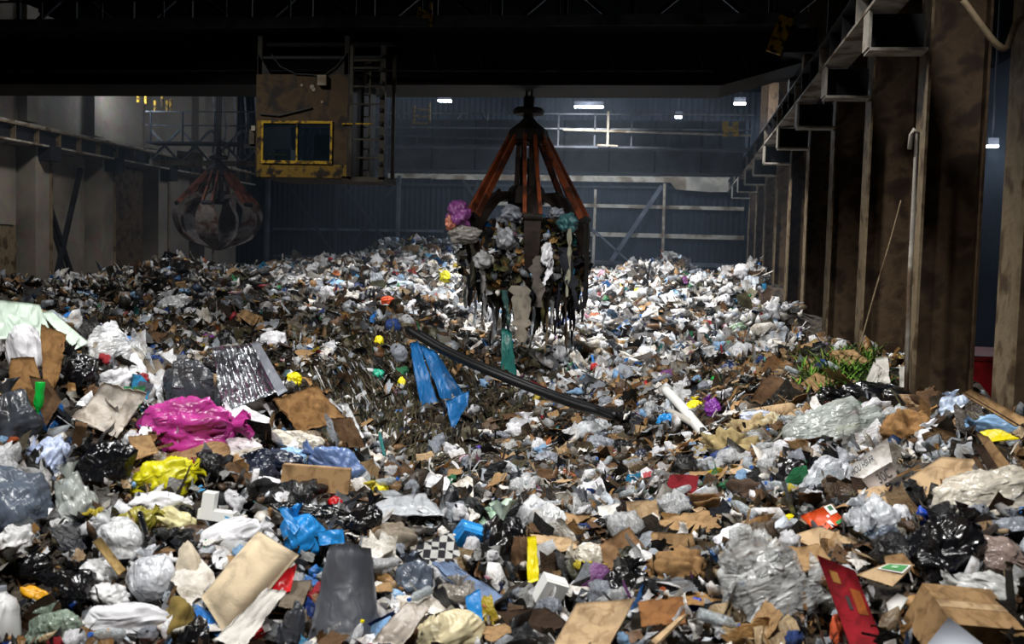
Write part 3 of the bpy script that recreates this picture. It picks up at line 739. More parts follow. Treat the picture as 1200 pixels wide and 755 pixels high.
def thicken(V, F, n, m, t):
    """two skins and a rim for an n x m grid"""
    nrm = np.zeros_like(V); e1 = V[F[:, 1]] - V[F[:, 0]]; e2 = V[F[:, 3]] - V[F[:, 0]]; fn = np.cross(e1, e2)
    for c in range(4): np.add.at(nrm, F[:, c], fn)
    nrm /= (np.linalg.norm(nrm, axis=1, keepdims=True) + 1e-9)
    V2 = np.r_[V + nrm * t / 2, V - nrm * t / 2]; k = len(V)
    rim = list(range(n)) + [n * (j + 1) - 1 for j in range(1, m)] + [n * m - 1 - i_ for i_ in range(1, n)] + [n * (m - 1 - j) for j in range(1, m - 1)]
    R = np.array([(rim[q], rim[(q + 1) % len(rim)], rim[(q + 1) % len(rim)] + k, rim[q] + k) for q in range(len(rim))])[:, ::-1]
    return V2, np.r_[F, F[:, ::-1] + k, R]
def bag_geo(seed, nu=54, nv=38, pleat=9, amp=0.16, freq=1.1, t1=0.84, flat=0.75):
    """tied sack: round body gathered to a neck (axis +z, about 2 units across)"""
    r = np.random.default_rng(seed); t = np.linspace(0, t1, nv); th = np.linspace(0, 2 * np.pi, nu, endpoint=False)
    T, A = np.meshgrid(t, th, indexing='ij')
    body = np.sqrt(np.clip(1 - ((T / 0.84) * 2 - 1) ** 2 * 0.985, 0, 1)) ** 0.85
    neck = np.clip((T - 0.52) / 0.32, 0, 1) ** 1.5
    R = body * (1 + 0.20 * neck * np.cos(pleat * A + 2 * np.sin(A * 2 + seed)) + 0.06 * np.sin(3 * A + seed) + 0.07 * np.cos(2 * A + seed * 2))
    Z_ = (T / 0.84) * 1.9 - 0.9 + 0.12 * neck
    V = np.stack([R * np.cos(A), R * np.sin(A) * flat, Z_], -1).reshape(-1, 3)
    Nn = V - np.array([0, 0, 0.0]); Nn /= (np.linalg.norm(Nn, axis=1, keepdims=True) + 1e-9)
    V = crumple(V, Nn, amp * 1.25, freq, r, 5)
    i_, j_ = np.meshgrid(np.arange(nu), np.arange(nv - 1)); a_ = (j_ * nu + i_).ravel(); b_ = (j_ * nu + (i_ + 1) % nu).ravel()
    return V, np.stack([a_, b_, b_ + nu, a_ + nu], 1)
def tuft_geo(seed, nu=20, nv=6):
    r = np.random.default_rng(seed); V = []
    for j in range(nv):
        t = j / (nv - 1); rad = 0.10 + 0.42 * t ** 1.3
        for i_ in range(nu):
            a_ = 2 * math.pi * i_ / nu; rr = rad * (1 + 0.4 * t * math.cos(5 * a_ + seed) + 0.25 * t * math.cos(9 * a_ + 2 * seed))
            V.append((rr * math.cos(a_) + 0.1 * t * math.sin(seed), rr * math.sin(a_) * 0.6, 0.98 + 0.5 * t + 0.08 * t * math.cos(4 * a_ + seed)))
    F = [(j * nu + i_, j * nu + (i_ + 1) % nu, (j + 1) * nu + (i_ + 1) % nu, (j + 1) * nu + i_) for j in range(nv - 1) for i_ in range(nu)]
    return np.array(V), np.array(F)
def bottle_geo(jug=False, n=12):
    pr = [(0.0, -1), (0.26, -1), (0.3, -0.94), (0.29, -0.5), (0.26, -0.3), (0.3, -0.1), (0.3, 0.35), (0.22, 0.6), (0.1, 0.78), (0.1, 0.9)] if not jug else \
         [(0.0, -1), (0.5, -1), (0.56, -0.9), (0.56, 0.1), (0.46, 0.42), (0.2, 0.66), (0.16, 0.8)]
    V = []; F = []
    for r_, z_ in pr:
        for i_ in range(n): V.append((r_ * math.cos(2 * math.pi * i_ / n), r_ * math.sin(2 * math.pi * i_ / n), z_))
    for j in range(len(pr) - 1):
        for i_ in range(n): F.append((j * n + i_, j * n + (i_ + 1) % n, (j + 1) * n + (i_ + 1) % n, (j + 1) * n + i_))
    F.append(tuple(range((len(pr) - 1) * n, len(pr) * n))); return V, F, pr[-1]

# ------------------------------------------------------------------ individual pieces of rubbish
KEEP = []                                      # (x, y, radius) kept clear by the scatter
def depth(p): return float((p - CAM) @ CF)
def fr4(loc, ang=0.0, tilt=0.0, sc=(1, 1, 1)):
    a = math.radians(ang); X = math.cos(a) * CR + math.sin(a) * CU; Zv = -math.sin(a) * CR + math.cos(a) * CU; Y = np.cross(Zv, X)
    if tilt:
        t = math.radians(tilt); Zv, Y = math.cos(t) * Zv + math.sin(t) * Y, math.cos(t) * Y - math.sin(t) * Zv
    m4 = Matrix.Identity(4)
    for i_ in range(3): m4[i_][0] = X[i_] * sc[0]; m4[i_][1] = Y[i_] * sc[1]; m4[i_][2] = Zv[i_] * sc[2]; m4[i_][3] = loc[i_]
    return m4
_seed = [100]
def nseed(): _seed[0] += 1; return _seed[0]
def B(px, py, w_, h_, mt, label, ang=0, name='plastic_bag', cat='bag', neck=True, lift=0.25, amp=0.16, freq=1.1, tie=None, fat=0.8, grp=None):
    """a filled sack, about w_ x h_ pixels, its neck turned by ang"""
    sd = nseed(); p = hit(px, py); d = depth(p); k = d / 1200
    sx, sz = w_ / 2 * k, h_ / 2 * k; sy = fat * min(sx, sz) if fat < 2 else fat
    loc = p - CF * sy * lift
    KEEP.append((p[0], p[1], 0.75 * max(sx, sz)))
    V, F = bag_geo(sd, amp=amp, freq=freq); V = V * np.array([sx, sy / 0.75, sz * 0.95])
    if not neck:
        o_ = link(name, mesh_np(name, V, F, mt, True), mat4=fr4(loc, ang)); tag(o_, label, cat, grp); return o_
    e_ = empty(name, mat4=fr4(loc, ang)); tag(e_, label, cat, grp)
    link('bag_body', mesh_np('bag_body', V, F, mt, True), e_)
    V, F = tuft_geo(sd); V = V * np.array([sx * 0.8, sy, sz * 0.95]); link('tied_neck', mesh_np('tied_neck', V, F, tie or mt, True), e_)
    return e_
def blobs(px, py, w_, h_, mt, label, name, cat, ang=0, amp=0.35, freq=0.7, lift=0.25, fat=0.8, sub=4, grp=None, parent=None):
    sd = nseed(); p = hit(px, py); k = depth(p) / 1200; sx, sz = w_ / 2 * k, h_ / 2 * k; sy = fat * min(sx, sz)
    KEEP.append((p[0], p[1], 0.7 * max(sx, sz)))
    V, F = blob(sub, sd, amp, freq, (1, 1, 1), 4); V = V * np.array([sx, sy, sz])
    o_ = link(name, mesh_np(name, V, F, mt, True), mat4=fr4(p - CF * sy * lift, ang)); tag(o_, label, cat, grp); return o_
def plane_pts(pts, nmix, lift, at=None):
    c = np.mean(pts, 0); p = hit(*c) if at is None else P(*c, at); ns = Nrm(np.array([p[0]]), np.array([p[1]]))[0]; tc_ = CAM - p; tc_ /= np.linalg.norm(tc_)
    n_ = nmix * ns + (1 - nmix) * tc_; n_ /= np.linalg.norm(n_); p0 = p + tc_ * lift
    out = []
    for q in pts:
        r_ = ray(*q); out.append(CAM + r_ * (((p0 - CAM) @ n_) / (r_ @ n_)))
    return np.array(out), p0, n_
def Q4(pts, mt, label, name='cardboard_sheet', cat='cardboard', thick=0.012, amp=0.05, freq=0.9, nmix=0.55, lift=0.12, n=14, m_=14, bend=0.0, grp=None, octv=2, smooth=False, keep=0.75, wave=0, puff=0, at=None):
    """a sheet with the four given corners, creased and with real thickness"""
    c, p0, n_ = plane_pts(pts, nmix, lift, at); sd = nseed(); r_ = np.random.default_rng(sd)
    u, v = np.meshgrid(np.linspace(0, 1, n), np.linspace(0, 1, m_)); u = u.ravel()[:, None]; v = v.ravel()[:, None]
    V = (c[0] * (1 - u) + c[1] * u) * (1 - v) + (c[3] * (1 - u) + c[2] * u) * v
    size = max(np.linalg.norm(c[0] - c[2]), np.linalg.norm(c[1] - c[3]))
    edge = r_.normal(size=(len(V), 3)) * 0.006 * size
    V = V - p0; V = crumple(V + edge * (amp > 0.02), np.tile(n_, (len(V), 1)), amp * size, freq / size * 1.6, r_, octv, 3)
    V += n_ * (bend * size * (1 - (2 * u - 1) ** 2))
    if wave: V += n_ * (0.012 * np.sin(u * wave * 2 * np.pi))
    i_, j_ = np.meshgrid(np.arange(n - 1), np.arange(m_ - 1)); a_ = (j_ * n + i_).ravel()
    F = np.stack([a_, a_ + n, a_ + 1 + n, a_ + 1], 1)
    V, F = thicken(V, F, n, m_, thick)
    if puff:
        pf = (puff * (1 - (2 * u - 1) ** 4) * (1 - (2 * v - 1) ** 4)).ravel(); V = V + n_ * np.r_[pf, -pf][:, None] * np.sign((V[0] - V[len(u)]) @ n_)
    KEEP.append((p0[0], p0[1], keep * 0.4 * size))
    o_ = link(name, mesh_np(name, V, F, mt, smooth), loc=tuple(p0)); tag(o_, label, cat, grp)
    return o_, c - p0, n_
def patch(par, c, n_, uv, mt, name, off=0.02, t=0.004):
    """a printed patch lying on a sheet: uv rectangle (u0, v0, u1, v1) of its corner quad"""
    bl = lambda u, v: (c[0] * (1 - u) + c[1] * u) * (1 - v) + (c[3] * (1 - u) + c[2] * u) * v
    q = [bl(uv[0], uv[1]), bl(uv[2], uv[1]), bl(uv[2], uv[3]), bl(uv[0], uv[3])]
    V = [x + n_ * off for x in q] + [x + n_ * (off + t) for x in q]
    return link(name, mesh_np(name, V, BOXF, mt), par)
def text_on(par, c, n_, u0, v0, u1, v1, txt, mt, off=0.02, flip=False):
    bl = lambda u, v: (c[0] * (1 - u) + c[1] * u) * (1 - v) + (c[3] * (1 - u) + c[2] * u) * v
    a_, b_, d_ = bl(u0, v1), bl(u1, v1), bl(u0, v0)
    cu = bpy.data.curves.new('lettering', 'FONT'); cu.body = txt; cu.size = 1.0; cu.extrude = 0.004
    t_ = bpy.data.objects.new('lettering', cu); COL.objects.link(t_); bpy.context.view_layer.update()
    me = bpy.data.meshes.new_from_object(t_.evaluated_get(bpy.context.evaluated_depsgraph_get())); bpy.data.objects.remove(t_)
    co = np.array([v.co[:] for v in me.vertices]); co[:, 0] -= co[:, 0].min(); co[:, 0] /= co[:, 0].max(); co[:, 1] -= co[:, 1].min(); co[:, 1] /= co[:, 1].max()
    W3 = a_ + co[:, :1] * (b_ - a_) + co[:, 1:2] * (d_ - a_) + n_ * (off + co[:, 2:3])
    me.vertices.foreach_set('co', W3.astype(np.float32).ravel()); me.update(); me.materials.clear(); me.materials.append(mt)
    return link('lettering', me, par)
def TB(pts, rad, mt, label, name, cat, lift=0.1, n=10, depths=None):
    q = [hit(*p) if depths is None else P(*p, depths[i_]) for i_, p in enumerate(pts)]
    q = [p + (CAM - p) / np.linalg.norm(CAM - p) * lift for p in q]
    fine = smooth_prof([tuple(p) for p in q], 6); p0 = fine[0]
    V, F = tube_geo([p - p0 for p in fine], rad, n); o_ = link(name, mesh_np(name, V, F, mt, True), loc=tuple(p0)); tag(o_, label, cat); return o_
def BT(px, py, len_px, ang, mt, cap, label, jug=False, tilt=0, lift=0.1):
    p = hit(px, py); k = depth(p) / 1200 * len_px / 2; V, F, top_ = bottle_geo(jug)
    e_ = empty('bottle', mat4=fr4(p - CF * lift, ang, tilt)); tag(e_, label, 'bottle')
    link('bottle_body', mesh_np('bottle_body', np.array(V) * k, F, mt, True), e_)
    MB().tube([(0, 0, top_[1] * k), (0, 0, (top_[1] + 0.14) * k)], top_[0] * 1.25 * k, 10).build('cap', cap, e_)
    KEEP.append((p[0], p[1], 0.5 * k)); return e_
def BX(px, py, dims, eul, mt, label, name='cardboard_box', cat='box', flaps=0, lift=0.15, mflap=None):
    """box of metres dims, turned by euler degrees, with opened flaps"""
    p = hit(px, py); e_ = empty(name, tuple(p + (CAM - p) / np.linalg.norm(CAM - p) * lift)); tag(e_, label, cat)
    e_.rotation_euler = [math.radians(q) for q in eul]; a_, b_, c_ = [q / 2 for q in dims]; t = 0.008
    if flaps == 0:
        r_ = np.random.default_rng(nseed()); V, F = [], []
        MB().box((-a_, -b_, -c_), (a_, b_, c_)).build('carton', mt, e_)
        MB().box((-a_ * 1.001, -0.03, c_), (a_ * 1.001, 0.03, c_ + 0.003)).build('tape', mflap or mt, e_)
    else:
        w4 = MB(); w4.box((-a_, -b_, -c_), (a_, b_, -c_ + t)); w4.box((-a_, -b_, -c_ + t), (-a_ + t, b_, c_)); w4.box((a_ - t, -b_, -c_ + t), (a_, b_, c_))
        w4.box((-a_ + t, -b_, -c_ + t), (a_ - t, -b_ + t, c_)); w4.box((-a_ + t, b_ - t, -c_ + t), (a_ - t, b_, c_)); w4.build('carton', mt, e_)
        for sx_, q in ((-1, 0), (1, 0), (0, -1), (0, 1)):
            f_ = MB()
            if sx_: f_.bar((sx_ * a_, 0, c_), (sx_ * (a_ + a_ * 0.6), 0, c_ + a_ * 0.35), 2 * b_, t, (0, 0, 1))
            else: f_.bar((0, q * b_, c_), (0, q * (b_ + b_ * 0.6), c_ + b_ * (0.7 if q > 0 else -0.3)), 2 * a_, t, (0, 0, 1))
            f_.build('flap', mflap or mt, e_)
    KEEP.append((p[0], p[1], 0.6 * max(dims))); return e_

wht = mat('plastic', '#e6e6ea', dirt=0.35); wht2 = mat('plastic', '#dcdcdc', dirt=0.5, rough=0.45); off = mat('plastic', '#d9cdb6', dirt=0.45, rough=0.5)
gry = mat('plastic', '#8d929c', dirt=0.4); dgr = mat('plastic', '#3b3f46', dirt=0.4, rough=0.28); blk = mat('plastic', '#0d0e12', dirt=0.2, rough=0.22, spec=0.7, bump=0.9)
navy = mat('plastic', '#20273a', dirt=0.3, rough=0.3); blu = mat('plastic', '#1f86d0', dirt=0.15); dbl = mat('plastic', '#1747b4', dirt=0.15)
slate = mat('plastic', '#56606e', dirt=0.35, rough=0.3); pink = mat('plastic', '#b8388e', dirt=0.45, rough=0.3); yel = mat('plastic', '#d6cf1e', dirt=0.25)
oliv = mat('plastic', '#9a9232', dirt=0.4); red = mat('plastic', '#c4121c', dirt=0.15); lgrn = mat('plastic', '#cfe3d2', dirt=0.2, rough=0.4); grn = mat('plastic', '#12a83c', dirt=0.1, rough=0.15)
lime = mat('plastic', '#6fd21a', dirt=0.1); teal = mat('plastic', '#1f7d76', dirt=0.35); lbl = mat('plastic', '#8fb6dc', dirt=0.25); purp = mat('plastic', '#7a2f92', dirt=0.3)
yl2 = mat('plastic', '#f2df10', dirt=0.05); orange = mat('plastic', '#e8521a', dirt=0.1, rough=0.5)
clr = mat('clear', '#e6e9ee', op0=0.5, op1=0.9); clr2 = mat('clear', '#d8d0c0', op0=0.5, op1=0.92); clrg = mat('clear', '#b4bab4', op0=0.5, op1=0.88)
cb = mat('card', '#a3835c'); cbl = mat('card', '#c2a580'); cbd = mat('card', '#5e4630'); cbk = mat('card', '#3c2c20'); pap = mat('card', '#957046'); cbg = mat('card', '#756a5c')
wpap = mat('card', '#dedbd6'); wood = mat('card', '#a58a58'); cream = mat('cloth', '#dac6a6'); clg = mat('cloth', '#2b2d33'); denim = mat('cloth', '#7387a8'); rag = mat('cloth', '#6b655c')
foam = mat('plain', '#e6e6e2', rough=0.8); clw = mat('cloth', '#d8d4cc')

# --- left near heap, top
Q4([(-6, 352), (46, 358), (62, 396), (-6, 398)], lgrn, 'pale mint rigid plastic panel at the crest of the left heap', 'plastic_sheet', 'panel', 0.02, 0.015, nmix=0.25, lift=0.5, bend=0.05)
Q4([(46, 366), (60, 364), (104, 402), (88, 410)], lgrn, 'narrow pale mint plastic strip sloping beside the upright paper sack', 'plastic_sheet', 'panel', 0.02, 0.02, nmix=0.25, lift=0.42)
Q4([(33, 372), (44, 360), (54, 372), (48, 384)], blk, 'small black film flap behind the white-lined paper sack', 'plastic_film', 'film', 0.006, 0.1, nmix=0.2, lift=0.5)
pb = empty('paper_sack', tuple(hit(50, 430))); tag(pb, 'upright brown paper sack with a white liner bag on the left heap', 'paper bag')
for (q, nm) in (([(12, 420), (40, 418), (58, 482), (8, 475)], 'sack_side'), ([(48, 380), (78, 392), (70, 440), (52, 486)], 'sack_side'), ([(34, 440), (56, 446), (72, 470), (54, 500)], 'sack_base')):
    o_, c_, n_ = Q4(q, pap if nm == 'sack_side' else cbd, None, nm, None, 0.008, 0.05, nmix=0.15, lift=0.4); o_.parent = pb; o_.location = Vector(o_.location) - pb.location
sl = blobs(47, 412, 44, 60, wht, None, 'white_liner', None, 25, 0.3, 0.8, 2.2, 0.6); sl.parent = pb; sl.location = Vector(sl.location) - pb.location
blobs(19, 409, 14, 12, orange, 'small orange red wrapper beside the upright paper sack', 'wrapper', 'wrapper', lift=2)
B(2, 400, 22, 50, wht2, 'white bag at the far edge next to the orange wrapper', -10, lift=1.2)
B(22, 502, 62, 80, dgr, 'dark grey glossy bin bag below the upright paper sack', 10, 'garbage_bag', lift=0.6)
BT(74, 462, 36, 175, grn, grn, 'bright green glass bottle lying neck down by the paper sack', lift=0.5)
B(96, 440, 46, 50, blk, 'small black bin bag behind the bright green bottle', 20, 'garbage_bag', lift=0.5)
B(132, 414, 66, 52, clr, 'milky translucent bag on the crest behind the black bag', -70, lift=0.5)
blobs(128, 395, 44, 16, dgr, 'thin dark grey film lying on the milky translucent bag', 'plastic_film', 'film', -12, lift=2.4)
Q4([(84, 492), (122, 446), (172, 462), (138, 512)], mat('card', '#c4bcb2'), 'open white paper wrapping full of food scraps', 'paper_wrap', 'wrapper', 0.01, 0.2, nmix=0.3, lift=0.35, bend=-0.12, octv=3)
blobs(120, 462, 26, 20, cbd, 'dark brown food scrap lying in open white wrapping', 'food_scrap', 'food', lift=2.2, amp=0.5)
blobs(146, 478, 14, 12, teal, 'teal cap sized lump lying in the open white wrapping', 'plastic_lump', 'plastic piece', lift=3.6)
blobs(158, 464, 22, 10, yl2, 'pale yellow sachet lying in the open white wrapping', 'sachet', 'wrapper', lift=4)
blobs(140, 446, 44, 30, wht, 'crumpled white tissue wad above the open food wrapping', 'tissue_wad', 'paper', 20, 0.5, lift=1.3)
blobs(165, 440, 18, 46, wht, 'narrow white tissue roll standing by the tissue wad', 'tissue_wad', 'paper', 20, 0.4, lift=0.8)
Q4([(166, 422), (186, 420), (200, 448), (176, 452)], cbg, 'grey brown cardboard scrap on the slope above the pink bag', thick=0.012, lift=0.2)
B(226, 474, 122, 54, dgr, 'long dark grey bin bag behind the pink bag', -80, 'garbage_bag', lift=0.4, fat=0.9)
B(222, 504, 72, 108, pink, 'bright magenta pink tied rubbish bag', -82, 'garbage_bag', lift=0.9, amp=0.2, freq=1.5)
# round cardboard disc
p = hit(215, 536); disc = []
for rr in (0.0, 0.35, 0.7, 1.0):
    for i_ in range(28):
        a_ = i_ / 28 * 2 * math.pi; disc.append((rr * math.cos(a_), rr * math.sin(a_), 0.03 * math.sin(2 * a_) * rr))
V = np.array(disc) * np.array([0.5, 0.36, 1.0]); Fd = np.array([(j * 28 + i_, j * 28 + (i_ + 1) % 28, (j + 1) * 28 + (i_ + 1) % 28, (j + 1) * 28 + i_) for j in range(3) for i_ in range(28)])
V2 = np.r_[V, V - np.array([0, 0, 0.02])]; rim = np.array([(84 + i_, 84 + (i_ + 1) % 28, 84 + 112 + (i_ + 1) % 28, 84 + 112 + i_) for i_ in range(28)])
tag(link('cardboard_disc', mesh_np('cardboard_disc', V2, np.r_[Fd, Fd[:, ::-1] + 112, rim[:, ::-1]], cb), mat4=Matrix.Translation(Vector(p + np.array([0, -0.12, 0.0]))) @ Matrix.Rotation(math.radians(14), 4, 'X') @ Matrix.Rotation(math.radians(-8), 4, 'Y')), 'round brown cardboard disc under the magenta bag', 'cardboard')
KEEP.append((p[0], p[1], 0.3))
Q4([(150, 512), (176, 510), (186, 530), (158, 540)], cb, 'brown cardboard flap sticking out beside the cardboard disc', lift=0.25)
Q4([(249, 408), (303, 402), (334, 456), (262, 484)], mat('foil', '#d8dbe0'), 'crinkled silver foil insulation sheet leaning on the heap', 'foil_sheet', 'foil', 0.012, 0.03, nmix=0.15, lift=0.0, n=60, m_=16, wave=11, at=9.75)
Q4([(294, 402), (303, 400), (337, 458), (326, 464)], gry, 'narrow grey plastic edging along the silver foil sheet', 'plastic_strip', 'strip', 0.012, 0.02, nmix=0.15, lift=0.0, at=9.7)
B(62, 540, 56, 40, mat('plastic', '#b9c6e4', dirt=0.2), 'pale blue and white bag below the dark grey bin bag', 60, lift=0.5)
blobs(66, 536, 40, 10, dbl, 'royal blue strip of film on the pale blue bag', 'plastic_film', 'film', 10, lift=4)
B(124, 552, 84, 56, blk, 'black bin bag between pale blue bag and yellow bag', 40, 'garbage_bag', lift=0.5)
B(194, 563, 48, 74, yel, 'bright yellow tied plastic bag', -70, lift=0.8, amp=0.18, freq=1.4)
BX(93, 510, (0.10, 0.08, 0.22), (20, 10, 30), cbd, 'small dark brown carton below the bright green bottle')
# --- left near heap, bottom
B(24, 596, 84, 100, slate, 'large slate blue grey bin bag at the edge of the left heap', 35, 'garbage_bag', lift=0.6)
B(94, 602, 46, 84, clrg, 'grey translucent bag standing beside the slate blue bag', 12, lift=0.5)
B(180, 590, 30, 66, wht, 'white bag squeezed under the bright yellow bag', -85, lift=0.7)
B(160, 613, 36, 52, oliv, 'olive yellow bag with dark tape below white bag', -60, lift=0.9)
TB([(164, 602), (168, 615), (173, 632)], 0.025, blk, 'black tape strap over the olive yellow bag', 'strap', 'strap', 0.35)
B(212, 614, 34, 50, mat('plastic', '#d8cf9a', dirt=0.3), 'cream yellow bag right of the olive bag', 70, lift=0.8)
B(146, 640, 60, 66, clr, 'clear bag holding pale waste behind the wooden board', 30, lift=0.3)
Q4([(109, 636), (118, 630), (147, 668), (139, 675)], wood, 'short pale wooden board stuck upright in the left heap', 'board', 'wood', 0.04, 0.0, nmix=0.3, lift=0.35, n=3, m_=4)
B(120, 671, 28, 44, wht2, 'small white rolled bag at the foot of the wooden board', 75, neck=False, lift=0.7)
B(184, 676, 60, 54, mat('clear', '#dfe2ea', op0=0.7, op1=0.98), 'round knotted milky bag beside the stained foam strip', 10, lift=0.8, amp=0.10)
B(134, 697, 30, 48, wht2, 'flat white bag above the big glossy white bag', 80, lift=0.6)
B(150, 727, 52, 104, wht, 'big glossy white bag in front of the milky bag', -86, lift=0.9, amp=0.10)
B(70, 737, 64, 44, mat('clear', '#8fa08f', op0=0.5, op1=0.9), 'clear bag with green and red waste inside', 20, lift=0.7)
BT(24, 706, 62, 5, wht2, gry, 'grey white plastic jug half buried at the left edge', jug=True, lift=0.25)
B(92, 692, 50, 50, blk, 'black bin bag between the white roll and plastic jug', 0, 'garbage_bag', lift=0.4)
blobs(48, 693, 34, 16, mat('plastic', '#e0a21c', dirt=0.3), 'orange yellow crisp wrapper near the plastic jug', 'wrapper', 'wrapper', -20, lift=2.5)
L_ = empty('foam_corner', mat4=fr4(hit(265, 596) - CF * 0.2, -8)); tag(L_, 'white L-shaped polystyrene packing corner', 'polystyrene')
MB().box((-0.16, -0.06, -0.06), (0.13, 0.06, 0.02)).build('foot', foam, L_); MB().box((-0.14, -0.06, 0.02), (-0.04, 0.06, 0.16)).build('upright', foam, L_)
B(268, 630, 42, 78, wht, 'white bag with long twisted tail above the cream pillow', -70, lift=0.8, amp=0.10)
blobs(226, 676, 32, 78, mat('cloth', '#d8cbb4'), 'stained off-white foam strip left of the cream pillow', 'foam_strip', 'foam', 6, 0.3, lift=0.9, fat=0.6)
pl_, c_, n_ = Q4([(236, 700), (302, 624), (350, 652), (268, 752)], cream, 'large stained cream pillow lying on the left heap', 'pillow', 'pillow', 0.04, 0.02, 0.8, 0.3, 0.3, 18, 18, 0.05, smooth=True, puff=0.13)
Q4([(250, 752), (312, 690), (336, 694), (285, 760)], clw, 'pale cloth corner hanging off the cream pillow', 'cloth', 'cloth', 0.02, 0.06, nmix=0.3, lift=0.42, smooth=True)
blobs(214, 726, 44, 42, mat('cloth', '#7d6a34'), 'olive brown cloth bundle beside the big glossy white bag', 'cloth_bundle', 'cloth', 10, 0.5, lift=0.8)
B(232, 752, 60, 30, blk, 'flat black bin bag under the pillow corner', 80, 'garbage_bag', lift=0.6)
B(20, 640, 50, 40, wht2, 'white bag below the slate blue bag', 60, lift=0.4)
B(44, 665, 40, 34, blk, 'small black bag beside the orange yellow wrapper', 10, 'garbage_bag', lift=0.4)
# --- centre foreground
bc = BX(371, 561, (0.60, 0.24, 0.22), (-8, 4, 14), cb, 'closed brown carton lying below the crumpled paper sack', lift=0.3, mflap=cbl)
blobs(445, 573, 24, 22, yl2, 'bright yellow plastic cup lying by the brown carton', 'plastic_cup', 'cup', 0, 0.2, 0.6, lift=1.5)
blobs(397, 589, 22, 22, red, 'bright red crushed cup below the brown carton', 'plastic_cup', 'cup', 0, 0.25, 0.6, lift=1.5)
B(322, 573, 28, 62, wht, 'white bag in front of the closed brown carton', 80, lift=0.9)
B(304, 560, 44, 44, navy, 'navy blue bag behind the white bag', 20, lift=0.4)
e_ = B(360, 630, 52, 58, blu, 'bright blue tied bag with spread handles', 20, lift=1.0, amp=0.08)
Q4([(326, 596), (334, 594), (352, 618), (344, 628)], blu, 'bright blue twisted bag handle reaching up to the film', 'bag_handle', 'film', 0.01, 0.05, nmix=0.2, lift=0.5)
Q4([(372, 624), (402, 620), (404, 636), (374, 640)], blu, 'bright blue flat film flap right of the blue bag', 'plastic_film', 'film', 0.01, 0.1, nmix=0.2, lift=0.45)
Q4([(310, 586), (390, 594), (432, 612), (340, 606)], blk, 'black film sheet spread behind the blue bag', 'plastic_film', 'film', 0.008, 0.07, nmix=0.3, lift=0.3)
Q4([(316, 680), (348, 662), (340, 694), (322, 700)], red, 'flat red carton wedge beside the cream pillow', 'carton', 'box', 0.05, 0.0, nmix=0.3, lift=0.35, n=3, m_=3)
Q4([(336, 682), (366, 680), (352, 716), (326, 712)], cbg, 'grey brown cardboard piece right of the red carton', lift=0.28)
Q4([(386, 640), (434, 644), (446, 752), (362, 750)], mat('plastic', '#45484f', dirt=0.3, rough=0.45, bump=0.3), 'tall curved charcoal plastic sheet standing in the heap', 'plastic_sheet', 'sheet', 0.015, 0.035, nmix=0.15, lift=0.42, bend=0.13, smooth=True)
B(426, 618, 46, 60, blk, 'shiny black bag right of the bright blue bag', -20, 'garbage_bag', lift=0.6)
blobs(456, 634, 62, 44, mat('card', '#8b8172'), 'crumpled grey brown kraft paper ball', 'paper_ball', 'paper', 15, 0.5, lift=1.0)
Q4([(436, 584), (498, 578), (520, 606), (442, 602)], mat('plastic', '#a9adb2', dirt=0.25, rough=0.4), 'flat pale grey plastic sheet behind the kraft paper ball', 'plastic_sheet', 'sheet', 0.008, 0.05, nmix=0.5, lift=0.32)
Q4([(446, 556), (524, 556), (554, 612), (470, 580)], wht, 'crumpled white plastic film over the crest near yellow cup', 'plastic_film', 'film', 0.008, 0.09, nmix=0.4, lift=0.3, n=22, m_=18, octv=3)
BX(546, 631, (0.20, 0.14, 0.26), (30, 20, 35), blu, 'bright blue carton on the heap beside checked cloth', 'carton', 'box', lift=0.35, mflap=mat('plastic', '#4aa6e6', dirt=0.1))
Q4([(486, 640), (530, 622), (540, 652), (500, 664)], mat('plaid', '#c9c9c4', scale=17), 'black and white checked cloth beside the blue carton', 'checked_cloth', 'cloth', 0.012, 0.04, nmix=0.2, lift=0.42)
B(487, 682, 50, 52, slate, 'grey bag below the checked cloth', 10, lift=0.8)
blobs(463, 696, 34, 18, lbl, 'small light blue wrapper left of the grey bag', 'wrapper', 'wrapper', -10, 0.3, lift=2.5)
Q4([(506, 660), (528, 660), (606, 708), (566, 722)], denim, 'faded denim blue cloth strip lying across the heap', 'denim_cloth', 'cloth', 0.03, 0.03, nmix=0.4, lift=0.32, smooth=True)
Q4([(436, 752), (476, 706), (504, 712), (472, 758)], mat('plastic', '#b3a89c', dirt=0.3, rough=0.4), 'folded beige grey plastic tray standing by the charcoal sheet', 'plastic_tray', 'tray', 0.02, 0.03, nmix=0.2, lift=0.35, bend=0.06)
B(538, 706, 54, 48, mat('clear', '#9c9488', op0=0.6, op1=0.95), 'smoky clear bag with dark rim below the denim strip', 0, lift=0.7)
Q4([(545, 700), (562, 690), (566, 730), (550, 736)], blu, 'blue plastic strip right of the smoky clear bag', 'plastic_strip', 'strip', 0.02, 0.03, nmix=0.2, lift=0.4)
B(526, 742, 82, 52, mat('plastic', '#dccfa8', dirt=0.4), 'round cream bag with brown stains at the heap foot', 20, neck=False, lift=0.8)
blobs(474, 742, 30, 30, cbd, 'brown bread like lump left of the cream bag', 'food_scrap', 'food', 0, 0.5, lift=0.9)
BT(318, 712, 46, 8, off, off, 'beige squeeze bottle lying beside the pillow', jug=False, lift=0.3)
BT(427, 728, 36, -20, clr, yl2, 'clear water bottle with yellow cap before charcoal sheet', lift=0.35)
blobs(303, 737, 20, 18, red, 'small red wrapper below the cream pillow', 'wrapper', 'wrapper', 0, 0.4, lift=2)
B(345, 748, 90, 26, dgr, 'long dark grey bag along the foot of the pillow', 82, 'garbage_bag', lift=0.7)
